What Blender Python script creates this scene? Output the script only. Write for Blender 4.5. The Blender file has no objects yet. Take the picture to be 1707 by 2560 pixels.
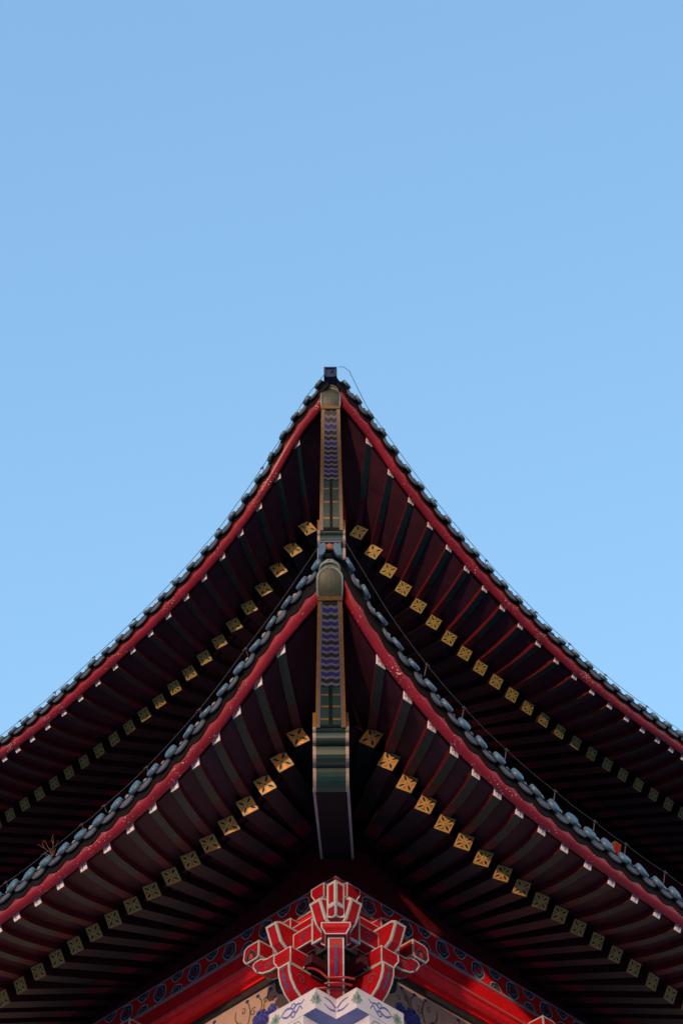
import bpy, bmesh, math, random
import numpy as np
from mathutils import Vector, Matrix

random.seed(7)
C = bpy.context.scene.collection
SC = bpy.context.scene
RT2 = math.sqrt(2.0)
R_ = math.radians

# ------------------------------------------------------------------ camera
TH, ROLL, FPX = R_(46.8), 0.0105, 4964.0
YAW = math.atan2(833.0 - 853.5, math.cos(TH) * FPX)
def cam_axis(u, v, w):
    c, s = math.cos(ROLL), math.sin(ROLL)
    uu, vv = u * c + v * s, -u * s + v * c
    d = (uu, math.cos(TH) * w - math.sin(TH) * vv, math.sin(TH) * w + math.cos(TH) * vv)
    ca, sa = math.cos(YAW), math.sin(YAW)
    return Vector((d[0] * ca - d[1] * sa, d[0] * sa + d[1] * ca, d[2]))
CAMZ = 1.6
cam_data = bpy.data.cameras.new('camera')
cam = bpy.data.objects.new('camera', cam_data); C.objects.link(cam)
X, Y, Zb = cam_axis(1, 0, 0), cam_axis(0, 1, 0), -cam_axis(0, 0, 1)
M = Matrix((X, Y, Zb)).transposed().to_4x4(); M.translation = (0, 0, CAMZ)
cam.matrix_world = M
cam_data.sensor_fit = 'VERTICAL'; cam_data.sensor_height = 36.0; cam_data.sensor_width = 24.0
cam_data.lens = 36.0 * FPX / 2560.0
cam_data.clip_start = 0.1; cam_data.clip_end = 5000.0
SC.camera = cam

# ------------------------------------------------------------------ sky, sun, exposure
SUN_EL, SUN_AZ = R_(2.3), R_(19.5)          # sun behind and to the left of the camera
sun_dir = Vector((-math.sin(SUN_AZ) * math.cos(SUN_EL), -math.cos(SUN_AZ) * math.cos(SUN_EL), math.sin(SUN_EL)))
w = bpy.data.worlds.new('World'); SC.world = w; w.use_nodes = True
nt = w.node_tree
sky = nt.nodes.new('ShaderNodeTexSky'); sky.sky_type = 'NISHITA'; sky.sun_disc = False
sky.sun_elevation = SUN_EL
sky.sun_rotation = math.atan2(sun_dir.x, sun_dir.y)
sky.altitude = 0; sky.air_density = 1.0; sky.dust_density = 1.0; sky.ozone_density = 2.0
bg = nt.nodes['Background']; bg.inputs[1].default_value = 0.15
sep = nt.nodes.new('ShaderNodeSeparateColor'); sep.mode = 'HSV'       # a hazier, more even brightness over the dome
com = nt.nodes.new('ShaderNodeCombineColor'); com.mode = 'HSV'
pw = nt.nodes.new('ShaderNodeMath'); pw.operation = 'POWER'; pw.inputs[1].default_value = 0.50
ml = nt.nodes.new('ShaderNodeMath'); ml.operation = 'MULTIPLY'; ml.inputs[1].default_value = 0.84
nt.links.new(sky.outputs[0], sep.inputs[0]); hu = nt.nodes.new('ShaderNodeMath'); hu.operation = 'MULTIPLY'; hu.inputs[1].default_value = 0.993
nt.links.new(sep.outputs[0], hu.inputs[0]); nt.links.new(hu.outputs[0], com.inputs[0]); nt.links.new(sep.outputs[1], com.inputs[1])
nt.links.new(sep.outputs[2], pw.inputs[0]); nt.links.new(pw.outputs[0], ml.inputs[0]); nt.links.new(ml.outputs[0], com.inputs[2])
nt.links.new(com.outputs[0], bg.inputs[0])
sl = bpy.data.lights.new('sun', 'SUN'); sl.energy = 0.34; sl.angle = R_(1.0); sl.color = (1.0, 0.66, 0.42)
so = bpy.data.objects.new('sun', sl); C.objects.link(so)
so.rotation_euler = sun_dir.to_track_quat('Z', 'Y').to_euler(); so.location = (-30, -30, 30)
SC.view_settings.view_transform = 'Standard'; SC.view_settings.look = 'None'
SC.view_settings.exposure = 3.04; SC.view_settings.gamma = 1.0
SC.view_settings.use_curve_mapping = False

# ------------------------------------------------------------------ materials
def mat(name, col, rough=0.6, spec=0.4, var=0.25, scale=14.0, metal=0.0, bump=0.0, coat=0.0, flake=None, stretch=None):
    m = bpy.data.materials.new(name); m.use_nodes = True
    n = m.node_tree; b = n.nodes['Principled BSDF']
    b.inputs['Roughness'].default_value = rough
    b.inputs['Specular IOR Level'].default_value = spec
    b.inputs['Metallic'].default_value = metal
    b.inputs['Coat Weight'].default_value = coat
    tc = n.nodes.new('ShaderNodeTexCoord')
    src = tc.outputs['Object']
    if stretch:
        mp = n.nodes.new('ShaderNodeMapping'); mp.inputs['Scale'].default_value = stretch
        n.links.new(src, mp.inputs[0]); src = mp.outputs[0]
    geo = n.nodes.new('ShaderNodeNewGeometry')
    no = n.nodes.new('ShaderNodeTexNoise'); no.inputs['Scale'].default_value = scale
    no.inputs['Detail'].default_value = 6; no.inputs['Roughness'].default_value = 0.65
    n.links.new(geo.outputs['Position'] if not stretch else src, no.inputs['Vector'])
    ra = n.nodes.new('ShaderNodeValToRGB')
    ra.color_ramp.elements[0].position = 0.3; ra.color_ramp.elements[1].position = 0.7
    lo = tuple(max(0, c * (1 - var)) for c in col) + (1,); hi = tuple(min(1, c * (1 + var)) for c in col) + (1,)
    ra.color_ramp.elements[0].color = lo; ra.color_ramp.elements[1].color = hi
    n.links.new(no.outputs[0], ra.inputs[0])
    out = ra.outputs[0]
    if flake:
        fcol, fscale, thr = flake
        f = n.nodes.new('ShaderNodeTexNoise'); f.inputs['Scale'].default_value = fscale
        f.inputs['Detail'].default_value = 3
        n.links.new(geo.outputs['Position'], f.inputs['Vector'])
        f2 = n.nodes.new('ShaderNodeTexNoise'); f2.inputs['Scale'].default_value = fscale * 0.07
        n.links.new(geo.outputs['Position'], f2.inputs['Vector'])
        ad = n.nodes.new('ShaderNodeMath'); ad.operation = 'MULTIPLY_ADD'; ad.inputs[1].default_value = 0.55
        n.links.new(f2.outputs[0], ad.inputs[0]); n.links.new(f.outputs[0], ad.inputs[2])
        fr = n.nodes.new('ShaderNodeValToRGB')
        fr.color_ramp.elements[0].position = thr; fr.color_ramp.elements[1].position = thr + 0.03
        n.links.new(ad.outputs[0], fr.inputs[0])
        mx = n.nodes.new('ShaderNodeMix'); mx.data_type = 'RGBA'
        mx.inputs[7].default_value = tuple(fcol) + (1,)
        n.links.new(fr.outputs[0], mx.inputs[0]); n.links.new(out, mx.inputs[6]); out = mx.outputs[2]
    n.links.new(out, b.inputs['Base Color'])
    if bump:
        bp = n.nodes.new('ShaderNodeBump'); bp.inputs['Strength'].default_value = bump; bp.inputs['Distance'].default_value = 0.01
        n.links.new(no.outputs[0], bp.inputs['Height']); n.links.new(bp.outputs[0], b.inputs['Normal'])
    return m

MT = dict(
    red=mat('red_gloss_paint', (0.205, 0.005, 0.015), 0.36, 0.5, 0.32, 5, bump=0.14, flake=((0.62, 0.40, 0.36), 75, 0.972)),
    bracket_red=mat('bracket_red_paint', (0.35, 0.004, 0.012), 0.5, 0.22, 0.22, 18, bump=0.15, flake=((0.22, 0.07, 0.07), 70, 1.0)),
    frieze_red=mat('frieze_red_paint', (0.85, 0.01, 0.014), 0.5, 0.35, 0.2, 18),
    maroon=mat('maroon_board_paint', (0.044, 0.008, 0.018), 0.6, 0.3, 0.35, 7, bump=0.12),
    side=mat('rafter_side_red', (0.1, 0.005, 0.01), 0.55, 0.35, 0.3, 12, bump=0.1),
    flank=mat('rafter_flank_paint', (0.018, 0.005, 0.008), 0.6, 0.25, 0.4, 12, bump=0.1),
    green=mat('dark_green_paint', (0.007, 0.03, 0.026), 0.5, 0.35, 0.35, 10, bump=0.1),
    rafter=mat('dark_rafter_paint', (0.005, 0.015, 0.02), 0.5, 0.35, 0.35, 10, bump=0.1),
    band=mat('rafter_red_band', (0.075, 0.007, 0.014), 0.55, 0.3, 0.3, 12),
    gold=mat('gold_paint_field', (0.55, 0.15, 0.008), 0.48, 0.5, 0.45, 9, metal=0.85),
    gold_line=mat('pale_gold_line', (0.42, 0.25, 0.07), 0.42, 0.5, 0.2, 30),
    gold_green=mat('shaded_gold_field', (0.36, 0.125, 0.01), 0.48, 0.5, 0.45, 9, metal=0.85),  # upper tier: same gold with the eave's olive shade mixed into the colour
    gold_green_line=mat('shaded_gold_line', (0.26, 0.2, 0.052), 0.42, 0.5, 0.2, 30),  # line colour dulled the same way, for shade
    petal=mat('dark_petal_paint', (0.01, 0.01, 0.007), 0.6, 0.3, 0.3, 30),
    white=mat('white_paint', (0.42, 0.42, 0.45), 0.55, 0.4, 0.12, 20),
    grey=mat('pale_grey_line', (0.3, 0.29, 0.29), 0.55, 0.4, 0.15, 20),
    end_white=mat('flower_end_white', (0.84, 0.74, 0.76), 0.5, 0.4, 0.12, 20),
    outline=mat('frieze_pale_outline', (0.52, 0.50, 0.52), 0.55, 0.4, 0.12, 20),
    pinkred=mat('flower_red', (0.35, 0.05, 0.06), 0.55, 0.4, 0.2, 20),
    tile=mat('blue_grey_glazed_tile', (0.052, 0.1, 0.145), 0.42, 0.5, 0.22, 22, bump=0.15),
    drip=mat('grey_drip_tile', (0.07, 0.072, 0.098), 0.55, 0.4, 0.3, 25, bump=0.25),
    tile_dark=mat('shaded_pan_tile', (0.004, 0.003, 0.004), 0.8, 0.2, 0.4, 18, bump=0.2),  # pan tile undersides, their shade put into a near-black colour
    mortar=mat('pale_mortar', (0.22, 0.225, 0.2), 0.9, 0.2, 0.25, 40, bump=0.3),
    olive=mat('olive_glaze', (0.028, 0.033, 0.019), 0.55, 0.5, 0.3, 20, bump=0.12),
    olive_rim=mat('grey_green_glaze_edge', (0.13, 0.155, 0.145), 0.4, 0.5, 0.2, 25),
    beam=mat('hip_beam_dark', (0.006, 0.009, 0.011), 0.75, 0.12, 0.3, 10),
    beam_green=mat('hip_beam_green', (0.007, 0.026, 0.021), 0.38, 0.5, 0.25, 12),
    beam_gold=mat('hip_beam_gold_edge', (0.16, 0.075, 0.014), 0.45, 0.45, 0.3, 30),
    beam_pale=mat('hip_beam_pale_edge', (0.27, 0.2, 0.17), 0.5, 0.4, 0.2, 30),
    wave=mat('wave_blue', (0.012, 0.012, 0.11), 0.5, 0.35, 0.2, 20),
    wave_line=mat('wave_lavender_line', (0.085, 0.08, 0.115), 0.5, 0.35, 0.15, 20),
    wave_dark=mat('wave_dark', (0.007, 0.01, 0.01), 0.5, 0.35, 0.2, 20),
    cloud=mat('cloud_teal', (0.016, 0.028, 0.04), 0.55, 0.3, 0.2, 20),
    cloud_blue=mat('cloud_blue', (0.055, 0.085, 0.15), 0.55, 0.3, 0.2, 20),
    ornament=mat('ornament_blue', (0.05, 0.05, 0.19), 0.55, 0.3, 0.2, 30),
    porcelain=mat('porcelain_blue', (0.11, 0.14, 0.42), 0.5, 0.3, 0.25, 30),
    porcelain_deep=mat('porcelain_deep_blue', (0.03, 0.032, 0.24), 0.5, 0.3, 0.25, 40),
    soffit_blue=mat('capital_soffit_blue', (0.15, 0.2, 0.46), 0.5, 0.3, 0.15, 10),
    flower=mat('capital_flower_green', (0.2, 0.29, 0.26), 0.55, 0.3, 0.2, 40),
    flower_eye=mat('capital_flower_eye', (0.07, 0.18, 0.15), 0.55, 0.3, 0.2, 40),
    capital=mat('capital_white', (0.55, 0.53, 0.62), 0.5, 0.4, 0.08, 8),
    panel=mat('wall_panel_cream', (0.46, 0.31, 0.25), 0.6, 0.3, 0.1, 8),
    stem=mat('stem_green_line', (0.1, 0.095, 0.055), 0.6, 0.3, 0.2, 40),
    frame=mat('panel_frame_dark', (0.035, 0.032, 0.03), 0.6, 0.3, 0.3, 14),
    frame_green=mat('panel_corner_green', (0.02, 0.08, 0.055), 0.6, 0.3, 0.2, 20),
    wall=mat('plaster_wall', (0.35, 0.30, 0.27), 0.8, 0.2, 0.15, 4, bump=0.1),
    cavity=mat('cavity_shade', (0.006, 0.005, 0.007), 0.8, 0.2, 0.2, 10),  # near-black puts the shade of hollows into the colour
    rust=mat('rusty_figure', (0.25, 0.08, 0.04), 0.7, 0.3, 0.4, 60, bump=0.3),
    blue_box=mat('blue_painted_ridge_box', (0.01, 0.017, 0.055), 0.5, 0.4, 0.25, 15),
    wire=mat('grey_metal_wire', (0.06, 0.05, 0.05), 0.5, 0.5, 0.2, 40, metal=0.5),
    clamp=mat('brown_metal_clamp', (0.045, 0.03, 0.03), 0.6, 0.4, 0.3, 40),
    twig=mat('dry_twig_brown', (0.12, 0.055, 0.03), 0.9, 0.2, 0.4, 60),
    cable=mat('red_plastic_cable', (0.24, 0.012, 0.01), 0.4, 0.5, 0.15, 30),
    paving=mat('pale_stone_paving', (0.2, 0.225, 0.28), 0.85, 0.2, 0.25, 1.5),
)

# ------------------------------------------------------------------ mesh builder
class MB:
    def __init__(s): s.v = []; s.f = []; s.m = []; s.mats = []; s.sm = []
    def mi(s, k):
        if k not in s.mats: s.mats.append(k)
        return s.mats.index(k)
    def add(s, vs, fs, k, smooth=False):
        o = len(s.v); s.v += [tuple(p) for p in vs]
        for i, f in enumerate(fs):
            s.f.append([o + j for j in f]); s.sm.append(smooth)
            s.m.append(s.mi(k[i] if isinstance(k, (list, tuple)) else k))
    def poly(s, vs, k): s.add(vs, [list(range(len(vs)))], k)
    def hexa(s, p, k):          # p: 8 points, bottom ring 0-3, top ring 4-7 ; k one key or 6 (bottom, top, sides 01 12 23 30)
        s.add(p, [[3, 2, 1, 0], [4, 5, 6, 7], [0, 1, 5, 4], [1, 2, 6, 5], [2, 3, 7, 6], [3, 0, 4, 7]], k)
    def grid(s, rows, k, smooth=False):
        n = len(rows[0]); vs = [p for r in rows for p in r]; fs = []
        for i in range(len(rows) - 1):
            for j in range(n - 1): fs.append([i * n + j, i * n + j + 1, (i + 1) * n + j + 1, (i + 1) * n + j])
        s.add(vs, fs, k, smooth)
    def loft(s, rings, k, smooth=False, caps=True):   # closed rings
        n = len(rings[0]); vs = [p for r in rings for p in r]; fs = []; ks = []
        for i in range(len(rings) - 1):
            for j in range(n):
                fs.append([i * n + j, i * n + (j + 1) % n, (i + 1) * n + (j + 1) % n, (i + 1) * n + j])
        if caps:
            fs.append(list(range(n))[::-1]); fs.append([(len(rings) - 1) * n + j for j in range(n)])
        s.add(vs, fs, k, smooth)
    def tube(s, pts, r, k, n=6, caps=True):
        pts = [Vector(p) for p in pts]; rings = []; up = Vector((0.13, 0.27, 0.95))
        for i, p in enumerate(pts):
            t = (pts[min(i + 1, len(pts) - 1)] - pts[max(i - 1, 0)]).normalized()
            a = t.cross(up)
            if a.length < 1e-3: a = t.cross(Vector((1, 0, 0)))
            a.normalize(); b = t.cross(a)
            rr = r[i] if isinstance(r, (list, tuple)) else r
            rings.append([p + a * rr * math.cos(q * 2 * math.pi / n) + b * rr * math.sin(q * 2 * math.pi / n) for q in range(n)])
        s.loft(rings, k, True, caps)
    def ribbon(s, pts, nrm, wd, k):     # flat painted line following pts in a plane with normal nrm
        pts = [Vector(p) for p in pts]; L = []; Rr = []
        for i, p in enumerate(pts):
            t = (pts[min(i + 1, len(pts) - 1)] - pts[max(i - 1, 0)])
            if t.length < 1e-9: t = Vector((1, 0, 0))
            b = t.normalized().cross(nrm).normalized()
            ww = wd[i] if isinstance(wd, (list, tuple)) else wd
            L.append(p + b * ww * 0.5); Rr.append(p - b * ww * 0.5)
        s.grid([L, Rr], k)
    def build(s, name, parent=None, fix=True, sharp=30, origin=None):
        me = bpy.data.meshes.new(name)
        c = origin if origin is not None else Vector(np.mean(np.array(s.v), axis=0))
        me.from_pydata([tuple(Vector(p) - c) for p in s.v], [], s.f)
        for k in s.mats: me.materials.append(MT[k])
        me.polygons.foreach_set('material_index', s.m)
        me.polygons.foreach_set('use_smooth', s.sm)
        if fix:
            bm = bmesh.new(); bm.from_mesh(me); bmesh.ops.recalc_face_normals(bm, faces=bm.faces); bm.to_mesh(me); bm.free()
        me.update()
        if any(s.sm): me.set_sharp_from_angle(angle=R_(sharp))
        return link(name, me, c, parent)
def link(name, me, loc, parent=None):
    o = bpy.data.objects.new(name, me); C.objects.link(o)
    if parent is not None:
        o.parent = parent; o.location = Vector(loc) - WORLD[parent.name]
    else: o.location = loc
    WORLD[o.name] = Vector(loc)
    return o
WORLD = {}
def thing(o, label, cat, group=None):
    o['label'] = label; o['category'] = cat
    if group: o['group'] = group
    return o
def empty(name, loc):
    o = bpy.data.objects.new(name, None); C.objects.link(o); o.location = loc; o.empty_display_size = 0.3
    WORLD[o.name] = Vector(loc); return o

# wall-relative coordinates: side -1 left / +1 right, Y0 corner distance, s along wall away from corner, e outward, z height above camera
def pt(side, Y0, s, e, z): return Vector((side * (s + e) / RT2, Y0 + (s - e) / RT2, z + CAMZ))
def vs_(side): return Vector((side / RT2, 1 / RT2, 0))     # along the wall, away from the corner
def ve_(side): return Vector((side / RT2, -1 / RT2, 0))    # outward
UPV = Vector((0, 0, 1))

# ------------------------------------------------------------------ measured eave curves
DATA = {"LL": {"sg": [-0.737, -0.577, -0.407, -0.228, -0.041, 0.153, 0.352, 0.555, 0.762, 0.972, 1.184, 1.396, 1.609, 1.822, 2.034, 2.245, 2.454], "zg": [9.087, 8.958, 8.852, 8.767, 8.698, 8.645, 8.605, 8.574, 8.552, 8.537, 8.525, 8.516, 8.508, 8.498, 8.484, 8.464, 8.447], "sf": [-1.194, -0.973, -0.767, -0.567, -0.366, -0.157, 0.062, 0.292, 0.533, 0.782, 1.034, 1.282, 1.517, 1.726], "zf": [9.185, 9.033, 8.903, 8.793, 8.702, 8.628, 8.568, 8.522, 8.486, 8.459, 8.44, 8.426, 8.416, 8.408]},
 "LR": {"sg": [-0.737, -0.564, -0.384, -0.198, -0.007, 0.188, 0.386, 0.588, 0.791, 0.997, 1.204, 1.412, 1.621, 1.831, 2.042, 2.255, 2.469], "zg": [9.074, 8.966, 8.869, 8.785, 8.717, 8.664, 8.624, 8.595, 8.574, 8.559, 8.547, 8.534, 8.52, 8.502, 8.483, 8.462, 8.447], "sf": [-1.261, -1.009, -0.78, -0.564, -0.354, -0.141, 0.077, 0.305, 0.542, 0.789, 1.042, 1.297, 1.547, 1.783], "zf": [9.026, 8.876, 8.761, 8.672, 8.605, 8.555, 8.517, 8.488, 8.466, 8.449, 8.435, 8.425, 8.417, 8.412]},
 "UL": {"sg": [-0.769, -0.582, -0.394, -0.205, -0.015, 0.177, 0.371, 0.567, 0.766, 0.968, 1.173, 1.38, 1.591, 1.804, 2.019, 2.237, 2.457, 2.679, 2.902, 3.126, 3.35], "zg": [13.02, 12.883, 12.759, 12.646, 12.544, 12.454, 12.375, 12.307, 12.249, 12.2, 12.161, 12.13, 12.107, 12.091, 12.081, 12.075, 12.073, 12.073, 12.073, 12.073, 12.07], "sf": [-1.252, -1.012, -0.778, -0.547, -0.317, -0.087, 0.143, 0.376, 0.61, 0.846, 1.083, 1.321, 1.558, 1.792, 2.021, 2.243, 2.455, 2.654], "zf": [13.258, 13.002, 12.803, 12.647, 12.526, 12.43, 12.353, 12.288, 12.232, 12.183, 12.138, 12.098, 12.062, 12.032, 12.009, 11.999, 11.999, 12.006]},
 "UR": {"sg": [-0.776, -0.59, -0.402, -0.212, -0.019, 0.178, 0.379, 0.583, 0.791, 1.003, 1.219, 1.438, 1.661, 1.888, 2.117, 2.348, 2.582, 2.816, 3.051, 3.286, 3.519, 3.75], "zg": [12.956, 12.838, 12.731, 12.633, 12.547, 12.471, 12.405, 12.35, 12.304, 12.268, 12.24, 12.219, 12.205, 12.198, 12.195, 12.196, 12.201, 12.208, 12.217, 12.228, 12.24, 12.25], "sf": [-1.248, -0.981, -0.73, -0.491, -0.258, -0.03, 0.198, 0.428, 0.661, 0.898, 1.139, 1.383, 1.629, 1.874, 2.116, 2.35, 2.574, 2.78, 2.965], "zf": [13.286, 13.078, 12.911, 12.774, 12.659, 12.559, 12.471, 12.394, 12.325, 12.265, 12.214, 12.175, 12.146, 12.128, 12.122, 12.124, 12.131, 12.139, 12.139]}}
E1, E2 = 1.1, 1.7
NRAFT = {'L': 20, 'U': 29}
TIPZ = {'L': 9.42, 'U': 13.52}
Y0T = {'L': 12.0, 'U': 13.75}
class Eave: pass
def eave(key):
    t = key[0]; side = -1 if key[1] == 'L' else 1
    E = Eave(); E.t, E.side, E.Y0, E.n = t, side, Y0T[t], NRAFT[t]
    d = DATA[key]
    def ext(s, z, n):
        s, z = list(s), list(z)
        while len(s) < n: s.append(s[-1] + 0.21); z.append(z[-1])
        return s[:n], z[:n]
    E.sg, E.zg = ext(d['sg'], d['zg'], E.n)
    E.sf, E.zf = ext(d['sf'], d['zf'], E.n)
    E.far = E.sf[-1] + 3.0
    # smooth curve of the flying rafter ends along the eave, up to the tip
    xs = [-E2] + E.sf + [E.far + 1]; zs = [TIPZ[t]] + E.zf + [E.zf[-1]]
    E.cx, E.cz = np.array(xs), np.array(zs)
    tang = np.gradient(E.cz, E.cx); E.ct = tang
    return E
def zf_at(E, s):
    i = int(np.clip(np.searchsorted(E.cx, s) - 1, 0, len(E.cx) - 2))
    h = E.cx[i + 1] - E.cx[i]; u = (s - E.cx[i]) / h
    if u < 0: return float(E.cz[0] + (s - E.cx[0]) * E.ct[0])
    a, b, m0, m1 = E.cz[i], E.cz[i + 1], E.ct[i] * h, E.ct[i + 1] * h
    return float(a * (2 * u**3 - 3 * u**2 + 1) + m0 * (u**3 - 2 * u**2 + u) + b * (-2 * u**3 + 3 * u**2) + m1 * (u**3 - u**2))
EAVES = {k: eave(k) for k in DATA}

# ------------------------------------------------------------------ ground
g = MB(); g.grid([[(-1500, -1500, 0), (1500, -1500, 0)], [(-1500, 1500, 0), (1500, 1500, 0)]], 'paving')
go = g.build('ground', fix=False); go['kind'] = 'structure'; go['label'] = 'pale stone paved ground before the pagoda'

# ------------------------------------------------------------------ the pagoda
pag = empty('pagoda', (0, 12.2, 0))
thing(pag, 'red and green painted pagoda corner with two upturned tiled eaves', 'pagoda')

GH, GW = 0.104, 0.115           # square rafter end height and width
FH, FW = 0.058, 0.066
TAU = R_(31)
GRISE = {'L': 0.47, 'U': 0.47}

def flower4(mb, c, u, v, n, wd, ht, off, gl='gold_line'):
    """gold panel: border, four petals pointing at the corners, an eye"""
    def q(a, b, k=0.0): return c + u * (a * wd / 2) + v * (b * ht / 2) + n * (off + k)
    b = 0.93
    mb.ribbon([q(-b, -b), q(b, -b), q(b, b), q(-b, b), q(-b, -b)], n, 0.0110, gl)
    for sx, sy in ((1, 1), (1, -1), (-1, 1), (-1, -1)):
        pts = []; inn = []
        for i in range(9):
            f = i / 8.0; r = 0.10 + 0.80 * f; bul = 0.175 * math.sin(math.pi * f) ** 0.8
            pts.append((r * sx + bul * (-sy), r * sy + bul * sx) if sx * sy > 0 else (r * sx + bul * sy * -1, r * sy + bul * sx))
        ring = []
        for i in range(9):
            f = i / 8.0; r = 0.10 + 0.80 * f; bul = 0.175 * math.sin(math.pi * f) ** 0.8
            ring.append((r * sx - bul * sy, r * sy + bul * sx))
        for i in range(8, -1, -1):
            f = i / 8.0; r = 0.10 + 0.80 * f; bul = 0.175 * math.sin(math.pi * f) ** 0.8
            ring.append((r * sx + bul * sy, r * sy - bul * sx))
        mb.poly([q(a, b_, -0.0006) for a, b_ in ring], 'petal')
        mb.ribbon([q(a, b_, 0.0006) for a, b_ in ring + ring[:1]], n, 0.0125, gl)
    eye = [(0.17 * math.cos(k * math.pi / 6), 0.17 * math.sin(k * math.pi / 6)) for k in range(13)]
    mb.poly([q(a, b_, 0.0008) for a, b_ in eye[:-1]], 'petal')
    mb.ribbon([q(a, b_, 0.0016) for a, b_ in eye], n, 0.0110, gl)

def rafter(E, i):
    side, Y0 = E.side, E.Y0
    sg, zg = E.sg[i], E.zg[i]
    slope = (E.sf[i] - sg) / (E2 - E1)
    if i > 11 and E.t == 'U' or i > 14: slope = 0.0
    s_in = sg - slope * E1 * 0.93
    s_in = max(s_in, 0.0 + 0.06 * i * 0)
    zin = zg + GRISE[E.t] * E1 * (0.80 if i < 3 else 1.0)
    co = pt(side, Y0, sg, E1, zg); ci = pt(side, Y0, s_in, -0.03, zin)
    d = (co - ci); dh = Vector((d.x, d.y, 0)).normalized()
    u = Vector((-dh.y, dh.x, 0)) * 1.0
    if u.dot(vs_(side)) < 0: u = -u
    rise = -(zf_at(E, E.sf[i] + 0.1) - zf_at(E, E.sf[i] - 0.1)) / 0.2
    u = (u - UPV * 0.7 * max(rise, 0)).normalized()      # rafters roll with the rising eave
    v = (UPV * math.cos(TAU) + ve_(side) * math.sin(TAU) + Vector((u.x, u.y, 0)) * 0.42 * max(rise, 0)) * (1 + 0.10 * max(rise, 0))
    jr = random.Random(i * 31 + (5 if side > 0 else 9) + (200 if E.t == 'U' else 0))
    v = v + u * jr.uniform(-0.035, 0.035) + dh * jr.uniform(-0.04, 0.04); u = u + UPV * jr.uniform(-0.03, 0.03)
    n = u.cross(v).normalized()
    if n.dot(dh) < 0: n = -n
    out = [co - u * GW / 2 - v * GH / 2, co + u * GW / 2 - v * GH / 2, co + u * GW / 2 + v * GH / 2, co - u * GW / 2 + v * GH / 2]
    hv = GH * 0.90
    vr = UPV - u * UPV.dot(u); vr.normalize()
    def ring(c): return [c - u * GW / 2 - vr * hv / 2, c + u * GW / 2 - vr * hv / 2, c + u * GW / 2 + vr * hv / 2, c - u * GW / 2 + vr * hv / 2]
    mid = ci.lerp(co, 0.44)
    rings = [ring(ci), ring(ci.lerp(co, 0.27)), ring(mid), out]
    mb = MB()
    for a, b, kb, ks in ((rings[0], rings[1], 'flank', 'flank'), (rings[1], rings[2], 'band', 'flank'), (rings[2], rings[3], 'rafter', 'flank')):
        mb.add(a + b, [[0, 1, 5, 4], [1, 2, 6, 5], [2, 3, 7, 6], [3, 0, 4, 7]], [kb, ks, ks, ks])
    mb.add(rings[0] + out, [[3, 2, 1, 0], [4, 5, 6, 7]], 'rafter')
    o = mb.build('rafter', pag)
    ep = MB(); t = 0.008
    A = [p + n * 0.0 for p in out]; B = [p + n * t for p in out]
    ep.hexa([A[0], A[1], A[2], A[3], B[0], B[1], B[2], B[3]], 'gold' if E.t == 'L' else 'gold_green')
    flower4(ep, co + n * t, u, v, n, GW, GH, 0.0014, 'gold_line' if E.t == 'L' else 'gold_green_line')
    ep.build('rafter_end', o, fix=False)

def flying(E, i):
    side, Y0 = E.side, E.Y0
    FH, FW = (0.058, 0.066) if E.t == 'L' else (0.048, 0.060)
    sg, zg, sf, zf = E.sg[i], E.zg[i], E.sf[i], E.zf[i]
    b0 = zg + GH * 0.47 + 0.006          # underside at the square rafter's end
    b1 = zf - FH * 0.45 + 0.035 * min(1.0, max(0.0, -(zf_at(E, sf + 0.1) - zf_at(E, sf - 0.1)) / 0.2))
    ks = 8; c = []
    for j in range(-2, ks + 1):
        f = j / ks
        s = sg + (sf - sg) * f
        z = b0 + (b1 - b0) * f - 0.018 * 4 * max(f, 0) * (1 - max(f, 0)) * (0.6 + 0.8 * max(f, 0))
        c.append(pt(side, Y0, s, E1 + (E2 - E1) * f, z))
    dh = (c[-1] - c[0]); dh.z = 0; dh.normalize()
    rise_ = min(1.0, max(0.0, -(zf_at(E, sf + 0.1) - zf_at(E, sf - 0.1)) / 0.2))
    u = vs_(side); W = FW / max(0.75, abs(dh.dot(ve_(side)))) ** 0.8
    rings = []
    for j, p in enumerate(c):
        lean = dh * ((0.046 if E.t == 'L' else 0.036) * (1 - 0.55 * rise_) if j == len(c) - 1 else 0)
        rings.append([p - u * W / 2, p + u * W / 2, p + u * W / 2 + UPV * FH + lean, p - u * W / 2 + UPV * FH + lean])
    mb = MB(); cut = 5
    for j in range(len(rings) - 1):
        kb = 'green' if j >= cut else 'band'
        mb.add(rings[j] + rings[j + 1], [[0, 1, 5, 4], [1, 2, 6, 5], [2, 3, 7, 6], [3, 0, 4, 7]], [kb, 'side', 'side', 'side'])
    mb.add(rings[0] + rings[-1], [[3, 2, 1, 0], [4, 5, 6, 7]], 'side')
    o = mb.build('flying_rafter', pag)
    r = rings[-1]; v = (r[3] - r[0]).normalized(); n = u.cross(v).normalized()
    if n.dot(dh) < 0: n = -n
    ep = MB(); t = 0.007
    ep.hexa(r + [p + n * t for p in r], 'end_white')
    cc = (r[0] + r[2]) / 2 + n * (t + 0.0012)
    for k in range(4):
        a = k * math.pi / 2 + 0.2
        d1 = u * math.cos(a) * 1.1 + v * math.sin(a)
        ep.ribbon([cc + d1 * 0.008, cc + d1 * 0.018, cc + d1 * 0.027], n, [0.003, 0.006, 0.009], 'pinkred')
    ep.poly([cc + u * 0.007 * math.cos(q * math.pi / 4) + v * 0.006 * math.sin(q * math.pi / 4) + n * 0.001 for q in range(8)], 'pinkred')
    ep.build('flower_end', o, fix=False)

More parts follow.
